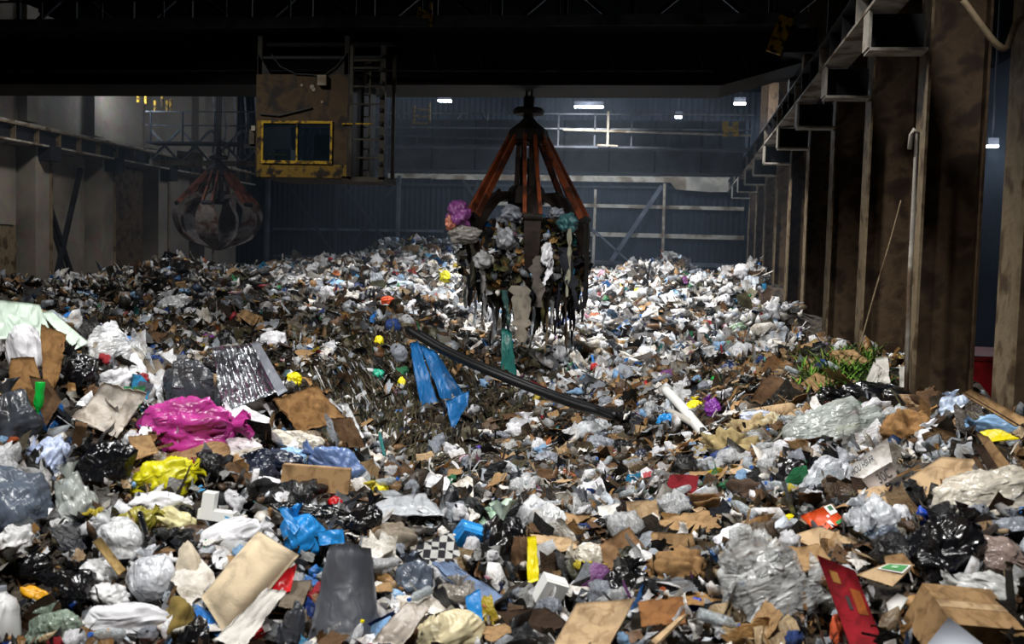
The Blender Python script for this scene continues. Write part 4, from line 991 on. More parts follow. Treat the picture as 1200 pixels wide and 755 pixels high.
# crumpled paper sack on the crest
for (q, m_, lab) in (([(320, 468), (372, 452), (408, 492), (352, 506)], pap, 'crumpled brown paper sack on the crest of the left heap'),
                     ([(388, 490), (412, 490), (428, 524), (392, 526)], cbd, 'square dark brown paper flap below the crumpled sack')):
    Q4(q, m_, lab, 'paper_sack', 'paper bag', 0.02, 0.10, nmix=0.25, lift=0.5 if m_ is pap else 0.4, n=18, m_=18)
Q4([(398, 470), (408, 474), (434, 530), (424, 536)], clr, 'thin clear film strip right of the crumpled brown sack', 'plastic_film', 'film', 0.006, 0.05, nmix=0.2, lift=0.3)
for (x, y, w_, h_, a_, m_, lab) in ((300, 500, 60, 34, 60, wht, 'white bag below the silver foil sheet'), (352, 522, 70, 30, 80, clr2, 'grimy clear bag under the crumpled brown sack'),
        (400, 548, 70, 44, 60, mat('plastic', '#5f78a8', dirt=0.3), 'steel blue bag right above the closed brown carton'), (330, 540, 60, 30, 80, navy, 'navy bag left of the closed brown carton'),
        (290, 530, 50, 30, 75, mat('plastic', '#cfc4c8', dirt=0.3), 'pinkish white bag right of the cardboard disc'), (345, 535, 36, 20, 80, lbl, 'small sky blue bag under the crumpled sack')):
    B(x, y, h_, w_, m_, lab, a_, lift=0.5)
# --- middle foreground
B(592, 648, 62, 88, blk, 'tall shiny black bin bag beside the yellow strip', 5, 'garbage_bag', lift=0.6, tie=lgrn)
B(580, 614, 40, 34, mat('clear', '#bfe0c4', op0=0.6, op1=0.95), 'clear and lime printed bag on top of the black bag', 10, lift=1.6)
Q4([(618, 630), (628, 628), (632, 680), (618, 684)], yl2, 'bright yellow upright film strip', 'plastic_strip', 'strip', 0.01, 0.05, nmix=0.15, lift=0.4)
B(612, 660, 26, 60, cbd, 'brown paper roll between black bag and yellow strip', 5, 'paper_roll', 'paper', neck=False, lift=0.4)
Q4([(602, 612), (624, 578), (660, 600), (684, 648)], clr, 'stiff clear plastic sheet standing like a tent', 'plastic_sheet', 'sheet', 0.006, 0.08, nmix=0.25, lift=0.5, bend=0.12)
Q4([(620, 626), (668, 632), (680, 644), (640, 648)], cbl, 'pale cardboard sheet under the tent-like clear plastic', lift=0.3)
Q4([(662, 602), (706, 608), (710, 624), (668, 624)], cb, 'torn round brown cardboard behind the tall upright cardboard', thick=0.015, amp=0.08, lift=0.2)
Q4([(700, 594), (726, 590), (732, 608), (704, 612)], wpap, 'white paper with red print beside upright cardboard', 'paper_sheet', 'paper', 0.006, 0.06, lift=0.2)
Q4([(734, 588), (770, 586), (774, 614), (738, 644)], cbl, 'tall upright tan cardboard panel with torn foot', thick=0.014, amp=0.04, nmix=0.2, lift=0.3)
Q4([(700, 640), (738, 618), (760, 650), (716, 680)], mat('card', '#8a6a4a'), 'dirty brown cardboard below the tall upright panel', thick=0.014, amp=0.07, nmix=0.25, lift=0.28)
Q4([(768, 612), (822, 598), (872, 604), (812, 632)], cb, 'long tan cardboard sheet carrying the lime green bottle', thick=0.014, amp=0.03, nmix=0.5, lift=0.32)
Q4([(762, 624), (812, 626), (816, 652), (768, 660)], cb, 'tan cardboard side panel under the lime green bottle', thick=0.014, amp=0.03, nmix=0.2, lift=0.3)
BT(812, 624, 30, -75, lime, lime, 'small lime green bottle on tan cardboard', lift=0.6)
B(690, 662, 54, 44, clr2, 'dirty clear bag left of the black crumpled bag', 60, lift=0.6)
B(730, 692, 58, 60, blk, 'black crumpled bag with blue edge above tan cardboard', -15, 'garbage_bag', lift=0.7)
BX(645, 692, (0.19, 0.12, 0.2), (20, 20, 30), foam, 'white polystyrene block on the heap near the yellow strip', 'foam_block', 'polystyrene', lift=0.3)
Q4([(648, 758), (676, 708), (744, 702), (714, 758)], cbl, 'broad tan cardboard sheet in front of the black crumpled bag', thick=0.015, amp=0.02, nmix=0.4, lift=0.35)
Q4([(582, 718), (640, 712), (666, 730), (620, 758)], cbk, 'dark brown cardboard sheet below the polystyrene block', thick=0.015, amp=0.04, nmix=0.4, lift=0.3)
B(790, 672, 68, 62, mat('card', '#96744c'), 'soiled brown paper bag slumped above the clear bag', 10, 'paper_sack', 'paper bag', lift=0.7, amp=0.22, neck=False)
Q4([(748, 706), (800, 700), (804, 730), (752, 736)], mat('card', '#8d6038'), 'brown cardboard piece below the slumped paper bag', lift=0.3)
Q4([(796, 724), (806, 720), (770, 756), (758, 756)], cbl, 'narrow tan cardboard strip left of the large clear bag', thick=0.02, amp=0.01, lift=0.4)
blobs(812, 710, 18, 24, dbl, 'small royal blue lump beside the large clear bag', 'plastic_lump', 'plastic piece', 0, 0.3, lift=2)
B(896, 712, 178, 104, mat('clear', '#d9dad8', op0=0.15, op1=0.75), 'very large crumpled clear plastic sack in the foreground', -70, 'garbage_bag', lift=0.5, amp=0.2, freq=2.0, fat=0.5)
blobs(978, 740, 16, 40, mat('plastic', '#d4603e', dirt=0.2), 'orange red rag sticking out beside the large clear sack', 'rag', 'cloth', 0, 0.3, lift=1)
B(856, 633, 34, 52, wht, 'white wad of film right of the lime green bottle', -70, lift=0.8)
Q4([(650, 682), (694, 690), (684, 700), (652, 690)], wpap, 'torn white paper strip above the tan cardboard', 'paper_sheet', 'paper', 0.006, 0.08, lift=0.3)
# --- right near heap
B(1097, 650, 92, 92, blk, 'big glossy black bin bag on the right heap', -25, 'garbage_bag', lift=0.8, amp=0.2, freq=1.4)
rb_, c_, n_ = Q4([(958, 652), (1002, 670), (1036, 758), (996, 758)], mat('card', '#8c1420'), 'dark red flat carton with gold print standing on edge', 'carton', 'box', 0.06, 0.0, nmix=0.2, lift=0.45, n=4, m_=4, keep=1)
patch(rb_, c_, n_, (0.2, 0.14, 0.42, 0.28), mat('card', '#a8763a'), 'gold_label', 0.031); patch(rb_, c_, n_, (0.62, 0.3, 0.9, 0.62), mat('card', '#96501f'), 'gold_print', 0.031); patch(rb_, c_, n_, (0.4, 0.42, 0.5, 0.58), mat('plain', '#1c0a0a'), 'hand_slot', 0.031)
BX(1128, 732, (0.52, 0.36, 0.30), (24, 8, 24), cb, 'big closed brown carton at the foot of right heap', lift=0.1, mflap=cbl)
Q4([(1082, 762), (1112, 724), (1162, 764), (1120, 790)], mat('plain', '#b9bec8'), 'pale grey board leaning on the big brown carton', 'board', 'panel', 0.02, 0.0, nmix=0.3, lift=0.62, n=3, m_=3)
Q4([(1033, 712), (1052, 696), (1064, 702), (1046, 730)], foam, 'small white foam tile beside the dark red carton', 'foam_block', 'polystyrene', 0.04, 0.0, nmix=0.2, lift=0.4, n=3, m_=3)
gl, c_, n_ = Q4([(1003, 674), (1036, 662), (1070, 664), (1046, 688)], cbl, 'tan cardboard flap with a green and white label', thick=0.012, amp=0.015, nmix=0.45, lift=0.35)
patch(gl, c_, n_, (0.58, 0.15, 1.0, 0.95), mat('plain', '#e8e8e4'), 'label_border', 0.016); patch(gl, c_, n_, (0.64, 0.22, 0.95, 0.88), mat('plain', '#2f8a3a'), 'green_label', 0.022); patch(gl, c_, n_, (0.74, 0.45, 0.85, 0.65), mat('plain', '#a8d0a8'), 'label_mark', 0.028)
Q4([(1036, 652), (1058, 648), (1072, 664), (1038, 666)], cb, 'small upright tan flap behind the green label', lift=0.38, nmix=0.1)
ob, c_, n_ = Q4([(938, 606), (974, 592), (990, 612), (962, 628)], orange, 'orange red carton with white and green print', 'carton', 'box', 0.05, 0.0, nmix=0.3, lift=0.4, n=3, m_=3)
patch(ob, c_, n_, (0.5, 0.66, 0.62, 0.98), mat('plain', '#f0ece8'), 'white_print', 0.027); patch(ob, c_, n_, (0.76, 0.02, 1.0, 0.5), mat('plain', '#e9e9e6'), 'white_print', 0.027); patch(ob, c_, n_, (0.84, 0.08, 0.96, 0.3), mat('plain', '#16623a'), 'green_print', 0.033); patch(ob, c_, n_, (0.72, 0.84, 1.0, 1.0), mat('plain', '#1f8a3c'), 'green_print', 0.027)
patch(ob, c_, n_, (0.62, 0.42, 0.70, 0.54), mat('plain', '#f6e6e2'), 'white_dot', 0.027)
Q4([(924, 630), (960, 618), (1008, 636), (980, 654)], cbl, 'flat tan cardboard lid in front of orange carton', thick=0.014, amp=0.015, nmix=0.5, lift=0.32)
Q4([(922, 642), (958, 638), (976, 660), (940, 672)], cb, 'torn tan cardboard beside the dark red carton', amp=0.08, lift=0.3)
blobs(921, 607, 32, 14, yl2, 'bright yellow wad left of the orange carton', 'wrapper', 'wrapper', -10, 0.4, lift=2.5)
Q4([(868, 596), (924, 614), (936, 632), (876, 626)], cbd, 'brown cardboard sheet below the yellow wad', lift=0.2)
B(1143, 590, 78, 130, clr2, 'big cream streaked clear plastic bag by the boards', -72, 'garbage_bag', lift=0.6, amp=0.22, freq=1.3)
Q4([(1034, 580), (1104, 536), (1150, 540), (1108, 592)], cbl, 'large pale tan cardboard sheet on the right heap', thick=0.016, amp=0.015, nmix=0.5, lift=0.3)
for k, (q, m_, lab) in enumerate((([(1144, 508), (1158, 512), (1212, 580), (1196, 590)], cb, 'tan top board of the cardboard stack at the edge'),
                                  ([(1140, 520), (1152, 522), (1206, 602), (1190, 606)], cbk, 'dark middle board of the cardboard stack at the edge'),
                                  ([(1138, 534), (1146, 536), (1186, 600), (1176, 604)], cbd, 'brown bottom board of the cardboard stack at the edge'))):
    Q4(q, m_, lab, thick=0.03, amp=0.02, nmix=0.15, lift=0.5 - 0.1 * k)
Q4([(996, 558), (1014, 562), (1050, 594), (1004, 588)], cbk, 'dark brown triangular cardboard before the white printed box', amp=0.03, nmix=0.2, lift=0.45)
tb, c_, n_ = Q4([(992, 550), (1040, 514), (1046, 542), (1000, 572)], wpap, 'white printed food box lying crushed on right heap', 'carton', 'box', 0.04, 0.0, nmix=0.2, lift=0.75, n=4, m_=4, keep=1.9)
for q in ((1005, 556), (1019, 545), (1032, 532), (1030, 562), (1014, 572)):
    p = hit(*q); KEEP.append((p[0], p[1], 0.35))
text_on(tb, c_, n_, 0.08, 0.18, 0.62, 0.5, 'HOU HSI-FR', mat('plain', '#2c3640'), 0.022)
sb, c2_, n2_ = Q4([(1010, 562), (1044, 542), (1052, 558), (1022, 578)], mat('card', '#9c9088'), 'grey end flap of the crushed box with bold print', 'carton', 'box', 0.02, 0.0, nmix=0.2, lift=0.8, n=3, m_=3, keep=1.6)
text_on(sb, c2_, n2_, 0.4, 0.2, 0.86, 0.85, '30C', mat('plain', '#15151a'), 0.012)
B(966, 566, 60, 62, mat('clear', '#dcdfe6', op0=0.6, op1=0.95), 'white translucent bag left of the crushed printed box', -30, lift=0.6)
B(1022, 616, 60, 58, mat('clear', '#d6dae0', op0=0.55, op1=0.92), 'clear white bag between orange carton and black bag', 30, lift=0.4)
blobs(1075, 603, 16, 22, dbl, 'royal blue tape knot above the big black bag', 'tape_knot', 'tape', 0, 0.3, lift=2)
B(1050, 612, 44, 30, wht, 'small white bag left of the royal blue knot', 70, lift=0.7)
B(1030, 636, 44, 30, slate, 'small grey glossy bag above the green label', 40, lift=0.6)
B(1162, 652, 52, 74, mat('clear', '#a9958c', op0=0.6, op1=0.95), 'brown pink clear bag right of the big black bag', 80, lift=0.5)
B(1158, 692, 44, 84, mat('clear', '#cfd0cc', op0=0.6, op1=0.95), 'long crinkled clear bag above the big brown carton', 75, lift=0.6)
blobs(1126, 690, 20, 20, dbl, 'bright blue bag end above the big brown carton', 'plastic_lump', 'plastic piece', 0, 0.35, lift=2)
B(932, 568, 54, 56, blk, 'shiny black bag left of the white translucent bag', -30, 'garbage_bag', lift=0.4)
blobs(880, 580, 60, 34, mat('cloth', '#4a382a'), 'matted brown fibre lump below the beige foam', 'fibre_lump', 'waste lump', 0, 0.5, lift=0.6)
B(1185, 625, 40, 40, gry, 'small grey bag at the edge above brown pink bag', 0, lift=0.3)
B(890, 640, 60, 40, mat('plastic', '#4a3b2c', dirt=0.3, rough=0.6), 'brown soiled bag above the very large clear sack', 80, lift=0.3)
# --- right heap, upper part by the columns
Q4([(974, 411), (1000, 410), (1022, 425), (980, 430)], cb, 'tan cardboard sheet lying in the grass by the columns', amp=0.02, lift=0.35, nmix=0.4)
Q4([(938, 450), (956, 436), (978, 446), (954, 460)], cb, 'square tan cardboard piece below the grass clump', amp=0.02, lift=0.35, nmix=0.3)
Q4([(1026, 420), (1040, 418), (1044, 460), (1030, 462)], clw, 'white cloth strip hanging upright beside the column', 'cloth_strip', 'cloth', 0.02, 0.05, nmix=0.1, lift=0.6)
Q4([(1024, 424), (1034, 432), (1020, 464), (1008, 462)], clw, 'slanting white cloth strip left of the upright strip', 'cloth_strip', 'cloth', 0.02, 0.05, nmix=0.1, lift=0.6)
Q4([(1054, 428), (1064, 428), (1062, 466), (1054, 466)], clw, 'narrow white cloth strip nearest the column foot', 'cloth_strip', 'cloth', 0.02, 0.05, nmix=0.1, lift=0.5)
B(1032, 472, 44, 92, blk, 'long black bin bag lying below the white cloth strips', 82, 'garbage_bag', lift=0.5, amp=0.2)
B(982, 470, 30, 50, blk, 'smaller black bag left of the long black bag', 78, 'garbage_bag', lift=0.4, amp=0.22)
ct = hit(900, 483); TB([(872, 489), (898, 485), (926, 481)], 0.10, cbl, 'tan cardboard tube lying above the beige foam', 'cardboard_tube', 'tube', 0.3, 14)
Q4([(880, 470), (905, 440), (962, 462), (930, 482)], cbd, 'large curved dark brown cardboard behind the tube', amp=0.06, bend=0.1, lift=0.25, nmix=0.4)
Q4([(948, 466), (956, 464), (966, 482), (950, 486)], wpap, 'small white paper piece at the end of brown cardboard', 'paper_sheet', 'paper', 0.006, 0.05, lift=0.35)
B(968, 512, 76, 124, clrg, 'wide clear bag with green and yellow waste inside', -78, 'garbage_bag', lift=0.5, amp=0.18)
blobs(986, 503, 34, 16, oliv, 'olive yellow lump lying on the wide clear bag', 'plastic_lump', 'plastic piece', 20, 0.3, lift=3.4)
blobs(1014, 500, 26, 26, mat('cloth', '#1e3a20'), 'dark green leafy lump right of the wide clear bag', 'leaf_lump', 'leaves', 0, 0.6, lift=1.8)
B(1060, 512, 62, 60, pap, 'brown paper bag right of the wide clear bag', 15, 'paper_sack', 'paper bag', lift=0.5, amp=0.25, neck=False)
B(1086, 482, 50, 42, cbd, 'crumpled brown paper bag at the column foot', -20, 'paper_sack', 'paper bag', lift=0.5, amp=0.32, neck=False)
B(1132, 496, 40, 72, mat('plastic', '#dfe2ea', dirt=0.25), 'white bag below the long taped cardboard', -75, lift=0.6)
B(1116, 482, 40, 34, mat('plastic', '#b4c2d8', dirt=0.25), 'pale blue white bag left of the long taped cardboard', 10, lift=0.6)
lt, c_, n_ = Q4([(1128, 462), (1138, 457), (1208, 494), (1190, 500)], cb, 'long tan cardboard box with brown tape by the columns', 'cardboard_box', 'box', 0.08, 0.0, nmix=0.15, lift=0.0, n=4, m_=4, at=9.55)
patch(lt, c_, n_, (0.16, -0.02, 0.26, 1.02), cbk, 'tape', 0.043)
B(1176, 502, 26, 66, lbl, 'light blue cloth bag under the long taped cardboard', 80, lift=0.6)
Q4([(1148, 506), (1172, 504), (1196, 514), (1160, 518)], yl2, 'bright yellow film under the light blue bag', 'plastic_film', 'film', 0.01, 0.1, lift=0.3)
B(1080, 504, 26, 50, dgr, 'dark grey bag right of the brown paper bag', 70, lift=0.4)
B(1094, 518, 44, 36, wht, 'small white bag above the large tan sheet', 20, lift=0.4)
for (x, y, w_, h_, m_, lab) in ((884, 512, 72, 40, mat('card', '#b5a078'), 'beige crumbled foam mass below the cardboard tube'), (850, 530, 60, 44, mat('card', '#a8966a'), 'yellowish foam mass left of the wide clear bag'), (905, 500, 40, 26, mat('card', '#c8bea0'), 'pale foam lump under the cardboard tube')):
    blobs(x, y, w_, h_, m_, lab, 'foam_mass', 'foam', 0, 0.8, 1.7, lift=0.5)
B(895, 492, 20, 56, mat('plastic', '#c4cbe0', dirt=0.3), 'blue printed white film roll under the cardboard tube', 80, neck=False, lift=1.2)
# --- valley and middle distance
TB([(780, 457), (800, 478), (816, 498), (831, 516)], 0.08, foam, 'long white plastic pipe lying in the valley', 'pipe', 'pipe', 0.4)
TB([(784, 482), (802, 491), (822, 504)], 0.05, mat('plain', '#bdb9b0'), 'shorter grey white pipe beside the long white pipe', 'pipe', 'pipe', 0.4)
for q in ((790, 467), (806, 485), (820, 502), (800, 490)):
    p = hit(*q); KEEP.append((p[0], p[1], 0.35))
B(836, 481, 22, 26, purp, 'purple bag right of the white pipes', 30, lift=0.6)
B(813, 479, 20, 20, yl2, 'small yellow bag between white pipes and purple bag', 0, lift=0.8)
D0 = [19.0, 18.4, 17.6, 16.9, 16.2, 15.6]
TB([(478, 386), (520, 411), (570, 434), (630, 458), (680, 476), (727, 489)], 0.075, mat('plain', '#0a0a0c', rough=0.45), 'long black rubber hose across the valley', 'hose', 'hose', 0.0, 10, D0)
TB([(490, 389), (530, 412), (580, 434), (640, 458), (690, 475), (722, 487)], 0.05, mat('plain', '#0a0a0c', rough=0.45), 'second thinner black hose along the long hose', 'hose', 'hose', 0.0, 10, [d - .1 for d in D0])
Q4([(480, 402), (490, 400), (518, 486), (496, 492)], mat('plastic', '#1b66a4', dirt=0.25, wscale=6), 'long bright blue tarp strip hanging down the dark mound', 'tarp', 'tarp', 0.01, 0.05, nmix=0.05, lift=1.0)
Q4([(492, 404), (510, 412), (544, 462), (522, 482)], mat('plastic', '#1b66a4', dirt=0.25, wscale=6), 'wider bright blue tarp sheet beside the tarp strip', 'tarp', 'tarp', 0.01, 0.07, nmix=0.05, lift=0.9)
Q4([(522, 470), (550, 458), (548, 474), (530, 506)], mat('plastic', '#1b66a4', dirt=0.25, wscale=6), 'ragged lower blue tarp end by the hose', 'tarp', 'tarp', 0.01, 0.1, nmix=0.05, lift=0.8)
Q4([(588, 384), (599, 388), (609, 464), (586, 462)], mat('plastic', '#1f625c', dirt=0.35), 'teal green film hanging in front of the far slope', 'plastic_film', 'film', 0.01, 0.06, nmix=0.0, lift=0.0, at=20.2)
for (x, y, w_, h_, a_, m_, lab, nm) in (
        (443, 440, 16, 14, 0, mat('plastic', '#1fae8a', dirt=.2), 'small turquoise bag on the dark mound face', 'plastic_bag'), (346, 446, 18, 18, 0, yl2, 'yellow bag between foil sheet and dark mound', 'plastic_bag'),
        (471, 452, 10, 18, 0, yl2, 'thin yellow wrapper on the dark mound face', 'wrapper'), (445, 402, 12, 16, 0, yl2, 'small yellow bag on the top edge of dark mound', 'plastic_bag'),
        (320, 400, 34, 22, 10, wht, 'white bag lying above the silver foil sheet', 'plastic_bag'), (208, 366, 44, 36, 20, clr, 'clear bag with blue and green waste on the left mound', 'plastic_bag'),
        (245, 400, 16, 16, 0, purp, 'small violet bag above the foil sheet', 'plastic_bag'), (295, 378, 34, 22, -30, cb, 'brown paper sack on the left mound above foil', 'paper_sack'),
        (107, 352, 34, 12, -25, lbl, 'pale blue bag on the left mound crest', 'plastic_bag'), (80, 342, 20, 10, -10, wht, 'white bag on the left mound by the wall', 'plastic_bag'),
        (616, 504, 48, 30, 0, wht, 'large white bag in the valley below the hose', 'plastic_bag'), (694, 506, 40, 28, 10, mat('plastic', '#c8ccd0', dirt=.3), 'grey white bag in the valley under the hose end', 'plastic_bag'),
        (702, 524, 34, 26, -10, gry, 'grey bag in the valley below the hose end', 'plastic_bag'), (640, 540, 30, 22, 0, gry, 'grey bag in the valley near the tent-like plastic', 'plastic_bag'),
        (598, 526, 24, 12, 0, red, 'red rag in the valley below the large white bag', 'rag'), (601, 536, 16, 10, 0, yel, 'yellow bag in the valley beside red rag', 'plastic_bag'),
        (548, 542, 20, 18, 10, mat('plastic', '#d7a8bc', dirt=.2), 'pale pink carton in the valley', 'carton'), (559, 532, 14, 18, 0, mat('plastic', '#4a3aa6', dirt=.2), 'violet blue carton beside the pale pink one', 'carton'),
        (780, 495, 22, 20, 0, blu, 'blue bag between valley and white pipes', 'plastic_bag'), (752, 536, 24, 18, 0, navy, 'navy bag in the valley right part', 'plastic_bag'),
        (855, 434, 26, 16, 0, mat('plastic', '#24345e', dirt=.2), 'dark blue bag on the far slope by the columns', 'plastic_bag'), (826, 432, 26, 18, 0, blk, 'black bag low on the far slope', 'garbage_bag'),
        (837, 394, 14, 14, 0, navy, 'navy bag halfway up the far slope', 'plastic_bag'), (862, 386, 22, 12, 20, mat('plastic', '#9ab59a', dirt=.3), 'sage green bag on the far slope by columns', 'plastic_bag'),
        (718, 372, 26, 16, -20, mat('plastic', '#1a2136', dirt=.2), 'dark navy tarp bundle below the grapple load', 'tarp_bundle'), (747, 343, 10, 10, 0, yel, 'yellow bag high on the far slope', 'plastic_bag'),
        (698, 431, 14, 10, 0, red, 'red bag low on the far slope', 'plastic_bag'), (756, 452, 12, 10, 0, red, 'red bag near the upper end of white pipe', 'plastic_bag'),
        (838, 446, 12, 10, 0, grn, 'green bag on the far slope foot', 'plastic_bag'), (455, 355, 18, 14, 0, orange, 'orange bag behind the dark mound top', 'plastic_bag'),
        (522, 326, 12, 16, 0, yel, 'yellow bag on the far ridge left of grapple load', 'plastic_bag'), (440, 335, 26, 30, 0, gry, 'grey sack on the far ridge slope', 'garbage_bag'), (470, 338, 34, 18, 0, mat('plastic', '#c4d2e0', dirt=.3), 'pale blue sack on the far ridge slope', 'garbage_bag'),
        (485, 294, 24, 12, 0, mat('card', '#c9ad84'), 'beige sack on top of the far ridge', 'garbage_bag'), (505, 293, 22, 12, 0, pap, 'brown carton on top of the far ridge', 'carton'), (395, 338, 26, 16, 30, lbl, 'light blue film bag on the far ridge slope', 'plastic_bag')):
    B(x, y, w_, h_, m_, lab, a_, nm, 'bag' if 'bag' in nm or 'sack' in nm else {'carton': 'box', 'rag': 'cloth', 'wrapper': 'wrapper', 'tarp_bundle': 'tarp'}[nm], neck=w_ >= 26 and 'bag' in nm, lift=0.8)

# ------------------------------------------------------------------ load in the grapple
GC = GP + np.array([0, 0, -3.0])
MT_P = mat_tint('loose_plastic', 0.38, 0.5); MT_M = mat_tint('loose_matte', 0.85, 0.25)
def rot_batch(n, r):
    q = r.normal(size=(n, 4)); q /= np.linalg.norm(q, axis=1, keepdims=True); w_, x, y, z = q.T
    return np.stack([np.stack([1 - 2 * (y * y + z * z), 2 * (x * y - z * w_), 2 * (x * z + y * w_)], -1), np.stack([2 * (x * y + z * w_), 1 - 2 * (x * x + z * z), 2 * (y * z - x * w_)], -1), np.stack([2 * (x * z - y * w_), 2 * (y * z + x * w_), 1 - 2 * (x * x + y * y)], -1)], 1)
class Stuff:
    def __init__(s): s.V = []; s.F = []; s.C = []; s.n = 0
    def add(s, proto, pos, size, cols, r, flat=None, stretch=None, rot=None):
        V, F = proto; n_ = len(pos)
        if n_ == 0: return
        Vb = np.broadcast_to(V, (n_,) + V.shape) * (stretch[:, None, :] if stretch is not None else 1.0)
        R = rot_batch(n_, r) if rot is None else rot
        Vb = np.einsum('nij,nkj->nki', R, Vb) * size[:, None, None] + pos[:, None, :]
        k = V.shape[0]; Fq = F if F.shape[1] == 4 else np.c_[F, F[:, 2]]
        T = F if F.shape[1] == 3 else np.r_[F[:, [0, 1, 2]], F[:, [0, 2, 3]]]
        s.V.append(Vb.reshape(-1, 3)); s.F.append((T[None] + (np.arange(n_) * k)[:, None, None]).reshape(-1, 3) + s.n)
        s.C.append(np.repeat(cols, k, axis=0)); s.n += n_ * k
    def build(s, name, mt, label, cat, parent=None):
        me = mesh_np(name, np.concatenate(s.V), np.concatenate(s.F), mt, mt is MT_P, np.concatenate(s.C))
        o_ = link(name, me, parent); tag(o_, label, cat, kind='stuff'); return o_
PB = [blob(1, k, 0.75, 0.7, (1, 0.8, 0.6)) for k in range(8)]
PB2 = [blob(2, 40 + k, 0.6, 0.75, (1, 0.8, 0.55)) for k in range(6)]
PS = [grid_sheet(6, 6, 20 + k, 0.5, 0.42) for k in range(8)]
PC = [grid_sheet(3, 3, 60 + k, 0.16, 0.4, 1) for k in range(5)]
def strip(seed, n_=7):
    r = np.random.default_rng(seed); t = np.linspace(-1, 1, n_); a = np.cumsum(r.normal(size=n_) * 0.25); V = []
    for i_ in range(n_): V += [(t[i_], 0.10 + 0.05 * math.sin(i_ * 2 + seed) + a[i_] * 0.15, a[i_] * 0.3), (t[i_], -0.10 + a[i_] * 0.15, a[i_] * 0.3 + 0.05)]
    return np.array(V), np.array([(2 * i_, 2 * i_ + 2, 2 * i_ + 3, 2 * i_ + 1) for i_ in range(n_ - 1)])
PT = [strip(k) for k in range(6)]
PAL = {k: np.array([srgb(c) for c in v.split()]) for k, v in dict(
    white='#f0f0f2 #e2e3e6 #d6d8dc #e9e4da #c9d2dc #f4f4f4', grey='#9aa0a6 #7d8288 #b4b6b8 #8c8880 #a7aeb8', brown='#6b4c2e #8d6a42 #a9814f #4c3826 #7a6a54 #5d4a38',
    dark='#1b1a1a #2a2620 #191c24 #332b22 #12120f', tan='#a88c68 #9c7e58 #b8a07c #8c7050', blue='#2f74c0 #1d3f8a #7fa9d6 #3a9bd0 #253858',
    vivid='#a03038 #c0a834 #3a8a5c #7a4a80 #b8683a #b88098 #3a8a8a', soil='#3a2f22 #2a241c #4a4030 #55503a #3a3a28 #5a5242', olive='#4c4a2a #5e5a34 #3a3c24 #6d6844').items()}
def colours(n_, weights, r):
    ks = list(weights); w_ = np.array([weights[k] for k in ks], float); w_ /= w_.sum(); pick = r.choice(len(ks), n_, p=w_)
    out = np.empty((n_, 3))
    for i_, k in enumerate(ks):
        m_ = pick == i_; out[m_] = PAL[k][r.integers(0, len(PAL[k]), m_.sum())]
    return np.clip(out * r.uniform(0.75, 1.12, (n_, 1)), 0, 1)
r = np.random.default_rng(5)
ld = Stuff(); nL = 4200
dr = r.normal(size=(nL, 3)); dr /= np.linalg.norm(dr, axis=1, keepdims=True); rad = r.random(nL) ** 0.35
pos = GC + dr * rad[:, None] * np.array([1.45, 1.3, 1.02]) ; wl_ = dict(white=0.16, grey=0.2, brown=0.2, dark=0.36, olive=0.14, blue=0.03, vivid=0.03)
for k in range(8):
    sl_ = slice(k, nL, 8); q = pos[sl_]; ld.add((PB + PS)[k * 2], q, r.uniform(0.06, 0.17, len(q)), colours(len(q), wl_, r), r)
def ribbon_geo(p0, length, wd, r, sway=0.25, n_=9):
    V = []; F = []; a = r.random() * 6.28; x = np.array([math.cos(a), math.sin(a), 0]); p = np.array(p0, float); drift = r.normal(size=3) * 0.012; drift[2] = 0
    for i_ in range(n_ + 1):
        t = i_ / n_; ww = wd * (0.5 + 0.4 * math.sin(3.0 * t + 0.3) + 0.35 * r.normal()) * (1 - 0.35 * t); ww = max(ww, 0.25 * wd) * 0.8 + 0.01; fold = 0.3 * wd * math.sin(5 * t + a)
        y = np.array([-x[1], x[0], 0]); V += [p + x * ww / 2 + y * fold, p + y * fold * -0.6, p - x * ww / 2 + y * fold]
        p = p + np.array([0, 0, -length / n_]) + drift + r.normal(size=3) * np.array([sway, sway, 0]) * length / n_ * 0.35
    for i_ in range(n_):
        for c_ in (0, 1): b_ = 3 * i_ + c_; F.append((b_, b_ + 1, b_ + 4, b_ + 3))
    return np.array(V), np.array(F)
for k in range(150):
    a = r.random() * 6.28; rr = r.uniform(0.3, 1.4); p0 = GC + np.array([rr * math.cos(a), rr * math.sin(a) * 0.9, r.uniform(-0.7, 0.35)])
    V, F = ribbon_geo(np.zeros(3), r.uniform(0.5, 1.5), r.uniform(0.05, 0.2), r)
    ld.add((V, F), p0[None], np.ones(1), colours(1, dict(dark=0.42, grey=0.2, brown=0.2, white=0.12, olive=0.1), r), r, rot=np.eye(3)[None])
ld.build('grapple_load', MT_M, 'tangled dark rubbish clump held in the grapple claws', 'rubbish')
def hang(px, py, d, length_px, wd_px, mt, label, name='hanging_rag', sway=0.2, sd=0):
    p = P(px, py, d); V, F = ribbon_geo(np.zeros(3), length_px * d / 1200, wd_px * d / 1200, np.random.default_rng(sd + int(px)), sway, 12)
    V2 = np.r_[V, V + np.array([0.0, 0.012, 0.0])]; k = len(V)
    tag(link(name, mesh_np(name, V2, np.r_[F, F[:, ::-1] + k], mt), loc=tuple(p)), label, 'cloth' if 'rag' in name else 'film')
hang(608, 335, 21.6, 66, 26, mat('cloth', '#7c7468'), 'long grey rag hanging lowest from the grapple load')
hang(689, 262, 22.0, 96, 10, mat('cloth', '#191715'), 'dark strap hanging from the outer right claw')
hang(686, 330, 22.0, 48, 9, mat('cloth', '#141416'), 'short black rag below the dark strap')
hang(553, 268, 21.8, 70, 16, mat('cloth', '#4a4636'), 'olive brown rag hanging under the pink bag')
hang(567, 300, 21.6, 44, 14, mat('cloth', '#8e8c88'), 'pale grey rag below the left claw')
